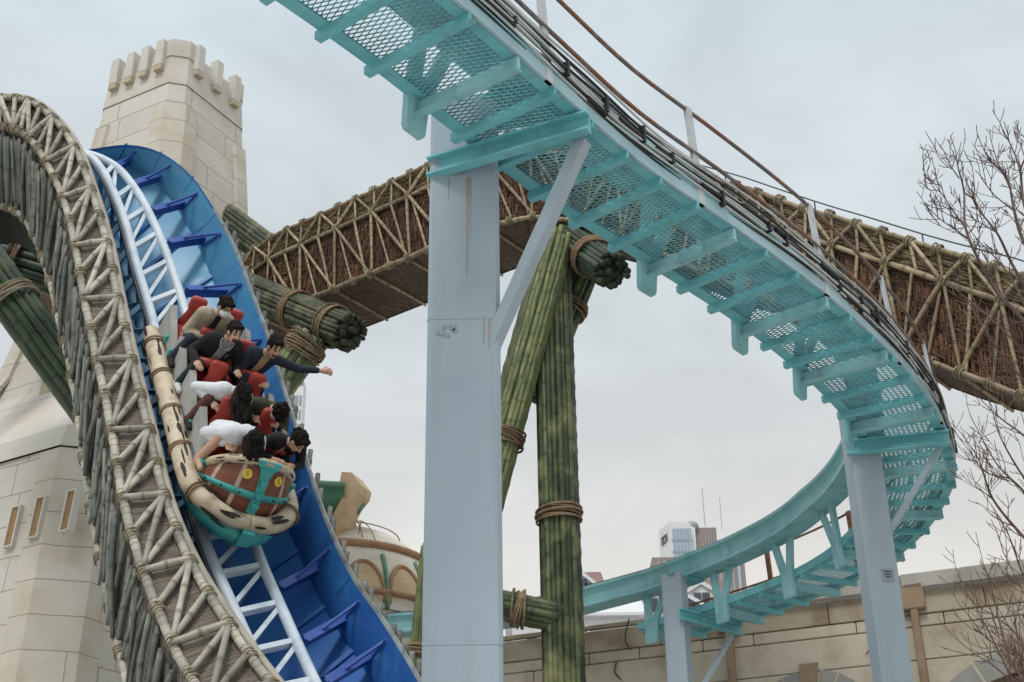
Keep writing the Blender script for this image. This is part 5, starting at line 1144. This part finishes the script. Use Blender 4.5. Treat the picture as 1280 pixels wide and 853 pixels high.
# ------------------------------------------------------------------ bare trees
def bare_tree(name, label, limbs, base, d, bark, tw_n=1.0, rb=.032, mn=.0045):
    t = thing(name, label, 'tree' if 'tree' in name else 'shrub', (base.x, base.y, 0)); gt = G(); gb = G(); gw = G()
    def twig(p, dr, L, r, lev):
        pts = [p]; q = p; dd = dr.normalized()
        for _ in range(5):
            dd = (dd+V((random.uniform(-.16, .16), random.uniform(-.16, .16), random.uniform(-.02, .22)))).normalized(); q = q+dd*(L/5); pts.append(q)
        gw.tube(pts, [max(r*(1-.17*i), mn*.7) for i in range(6)], 4)
        if lev:
            for k in range(random.choice([1, 2, 2])):
                i = random.randint(1, 4); e = (pts[i+1]-pts[i]).normalized(); o = e.orthogonal(); o.rotate(Matrix.Rotation(random.uniform(0, 6.28), 3, e)); twig(pts[i], e+o*random.uniform(.5, .9), L*random.uniform(.4, .7), r*.62, lev-1)
    for lm in limbs:
        pts = []
        for k, (x, y) in enumerate(lm[0]): pts.append(P(x, y, d+lm[1]+random.uniform(-.12, .12)))
        full = ([base+V((0, 0, 0))] if lm[2] else [])+pts; c = cr(full, 6); n = len(c); r0 = lm[3]
        (gt if lm[2] else gb).tube(c, [max(r0*(1-.86*i/(n-1)), mn) for i in range(n)], 7)
        i = int(n*.25) if lm[2] else 2
        while i < n-1:
            e = (c[i+1]-c[i]).normalized(); o = e.orthogonal(); o.rotate(Matrix.Rotation(random.uniform(0, 6.28), 3, e)); f = i/n
            if scr(c[i])[0] < 1330: twig(c[i], e+o*random.uniform(.45, .9), random.uniform(.35, .8)*(1.15-.6*f)*tw_n, max(r0*.42*(1-.7*f), mn), 2 if f < .6 else 1)
            i += random.choice([1, 2, 3])
        twig(c[-1], (c[-1]-c[-2]), .3, mn, 1)
    zt = base.z; gt.tube(cr([V((base.x, base.y, 0)), V((base.x+.1, base.y, zt*.4)), V((base.x-.05, base.y, zt*.75)), base], 5), [.11, .105, .10, .10, .095, .095, .09, .09, .085, .08, .08, .075, .07, .065, .06, .05], 9)
    gt.build('trunk', bark, t, True)
    if gb.v: gb.build('branch', bark, t, True)
    o = gw.build('twigs', bark, t, True); o['kind'] = 'stuff'; return t
bare_tree('bare_tree', 'leafless tree whose thin branches rise into the sky before the thatched housing', [
    ([(1290, 420), (1250, 370), (1226, 330), (1207, 285), (1205, 240), (1197, 207), (1195, 192)], 0, True, .026), ([(1207, 285), (1190, 262), (1175, 240), (1160, 236), (1155, 214)], .0, False, .010), ([(1175, 240), (1169, 215)], 0, False, .006),
    ([(1211, 299), (1192, 286), (1175, 274), (1160, 260)], .1, False, .009), ([(1199, 223), (1190, 210), (1182, 194)], .1, False, .008),
    ([(1300, 400), (1265, 330), (1246, 291), (1219, 256), (1218, 236)], .4, True, .024), ([(1246, 291), (1232, 283), (1214, 272)], .4, False, .008),
    ([(1320, 380), (1280, 303), (1268, 264), (1261, 229), (1248, 205), (1242, 187)], .2, True, .026), ([(1268, 264), (1244, 245), (1228, 225)], .2, False, .010), ([(1262, 235), (1252, 215), (1236, 198)], .2, False, .008),
    ([(1320, 330), (1283, 265), (1275, 213), (1265, 185), (1255, 165)], -.3, True, .024), ([(1275, 213), (1284, 190), (1290, 165)], -.3, False, .012),
    ([(1310, 460), (1285, 390), (1262, 345), (1240, 318), (1222, 300)], -.2, True, .022), ([(1300, 470), (1270, 430), (1240, 400), (1205, 370), (1180, 350)], .1, True, .018), ([(1300, 500), (1265, 460), (1235, 420), (1215, 385)], .3, True, .018)], P(1335, 560, 12.2), 12.2, 'bark', .55, mn=.0055)
bare_tree('bare_tree', 'leafless reddish tree with sparse branches against pale sky above the stone wall', [
    ([(1300, 690), (1280, 672), (1241, 624), (1224, 576), (1204, 545)], 0, True, .020), ([(1241, 624), (1225, 612)], 0, False, .008), ([(1310, 660), (1280, 615), (1246, 580), (1215, 524)], .2, True, .018), ([(1262, 598), (1232, 590), (1210, 562)], .2, False, .008),
    ([(1310, 575), (1280, 545), (1252, 524), (1228, 502)], -.2, True, .018), ([(1310, 640), (1275, 590), (1250, 545), (1238, 505)], .1, True, .016), ([(1310, 760), (1280, 720), (1262, 672), (1245, 640)], .1, True, .014)], P(1345, 780, 11.5), 11.5, 'bark_red', .55, mn=.004)
bare_tree('bare_shrub', 'dark leafless shrub reaching up in front of the stone wall', [
    ([(1290, 900), (1267, 853), (1232, 782), (1202, 729)], 0, True, .016), ([(1290, 890), (1259, 847), (1206, 808)], .15, True, .014), ([(1300, 880), (1263, 825), (1241, 742), (1232, 712)], -.1, True, .015), ([(1310, 800), (1280, 742), (1254, 690)], .1, True, .014),
    ([(1300, 900), (1278, 830), (1268, 770), (1262, 735)], .2, True, .014), ([(1310, 870), (1275, 800), (1250, 775), (1225, 760)], -.2, True, .013), ([(1300, 860), (1270, 815), (1235, 800), (1215, 775)], .1, True, .012)], P(1310, 960, 11.0), 11.0, 'bark', .6, mn=.004)
for o in bpy.data.objects:
    if '_b' in o: del o['_b']
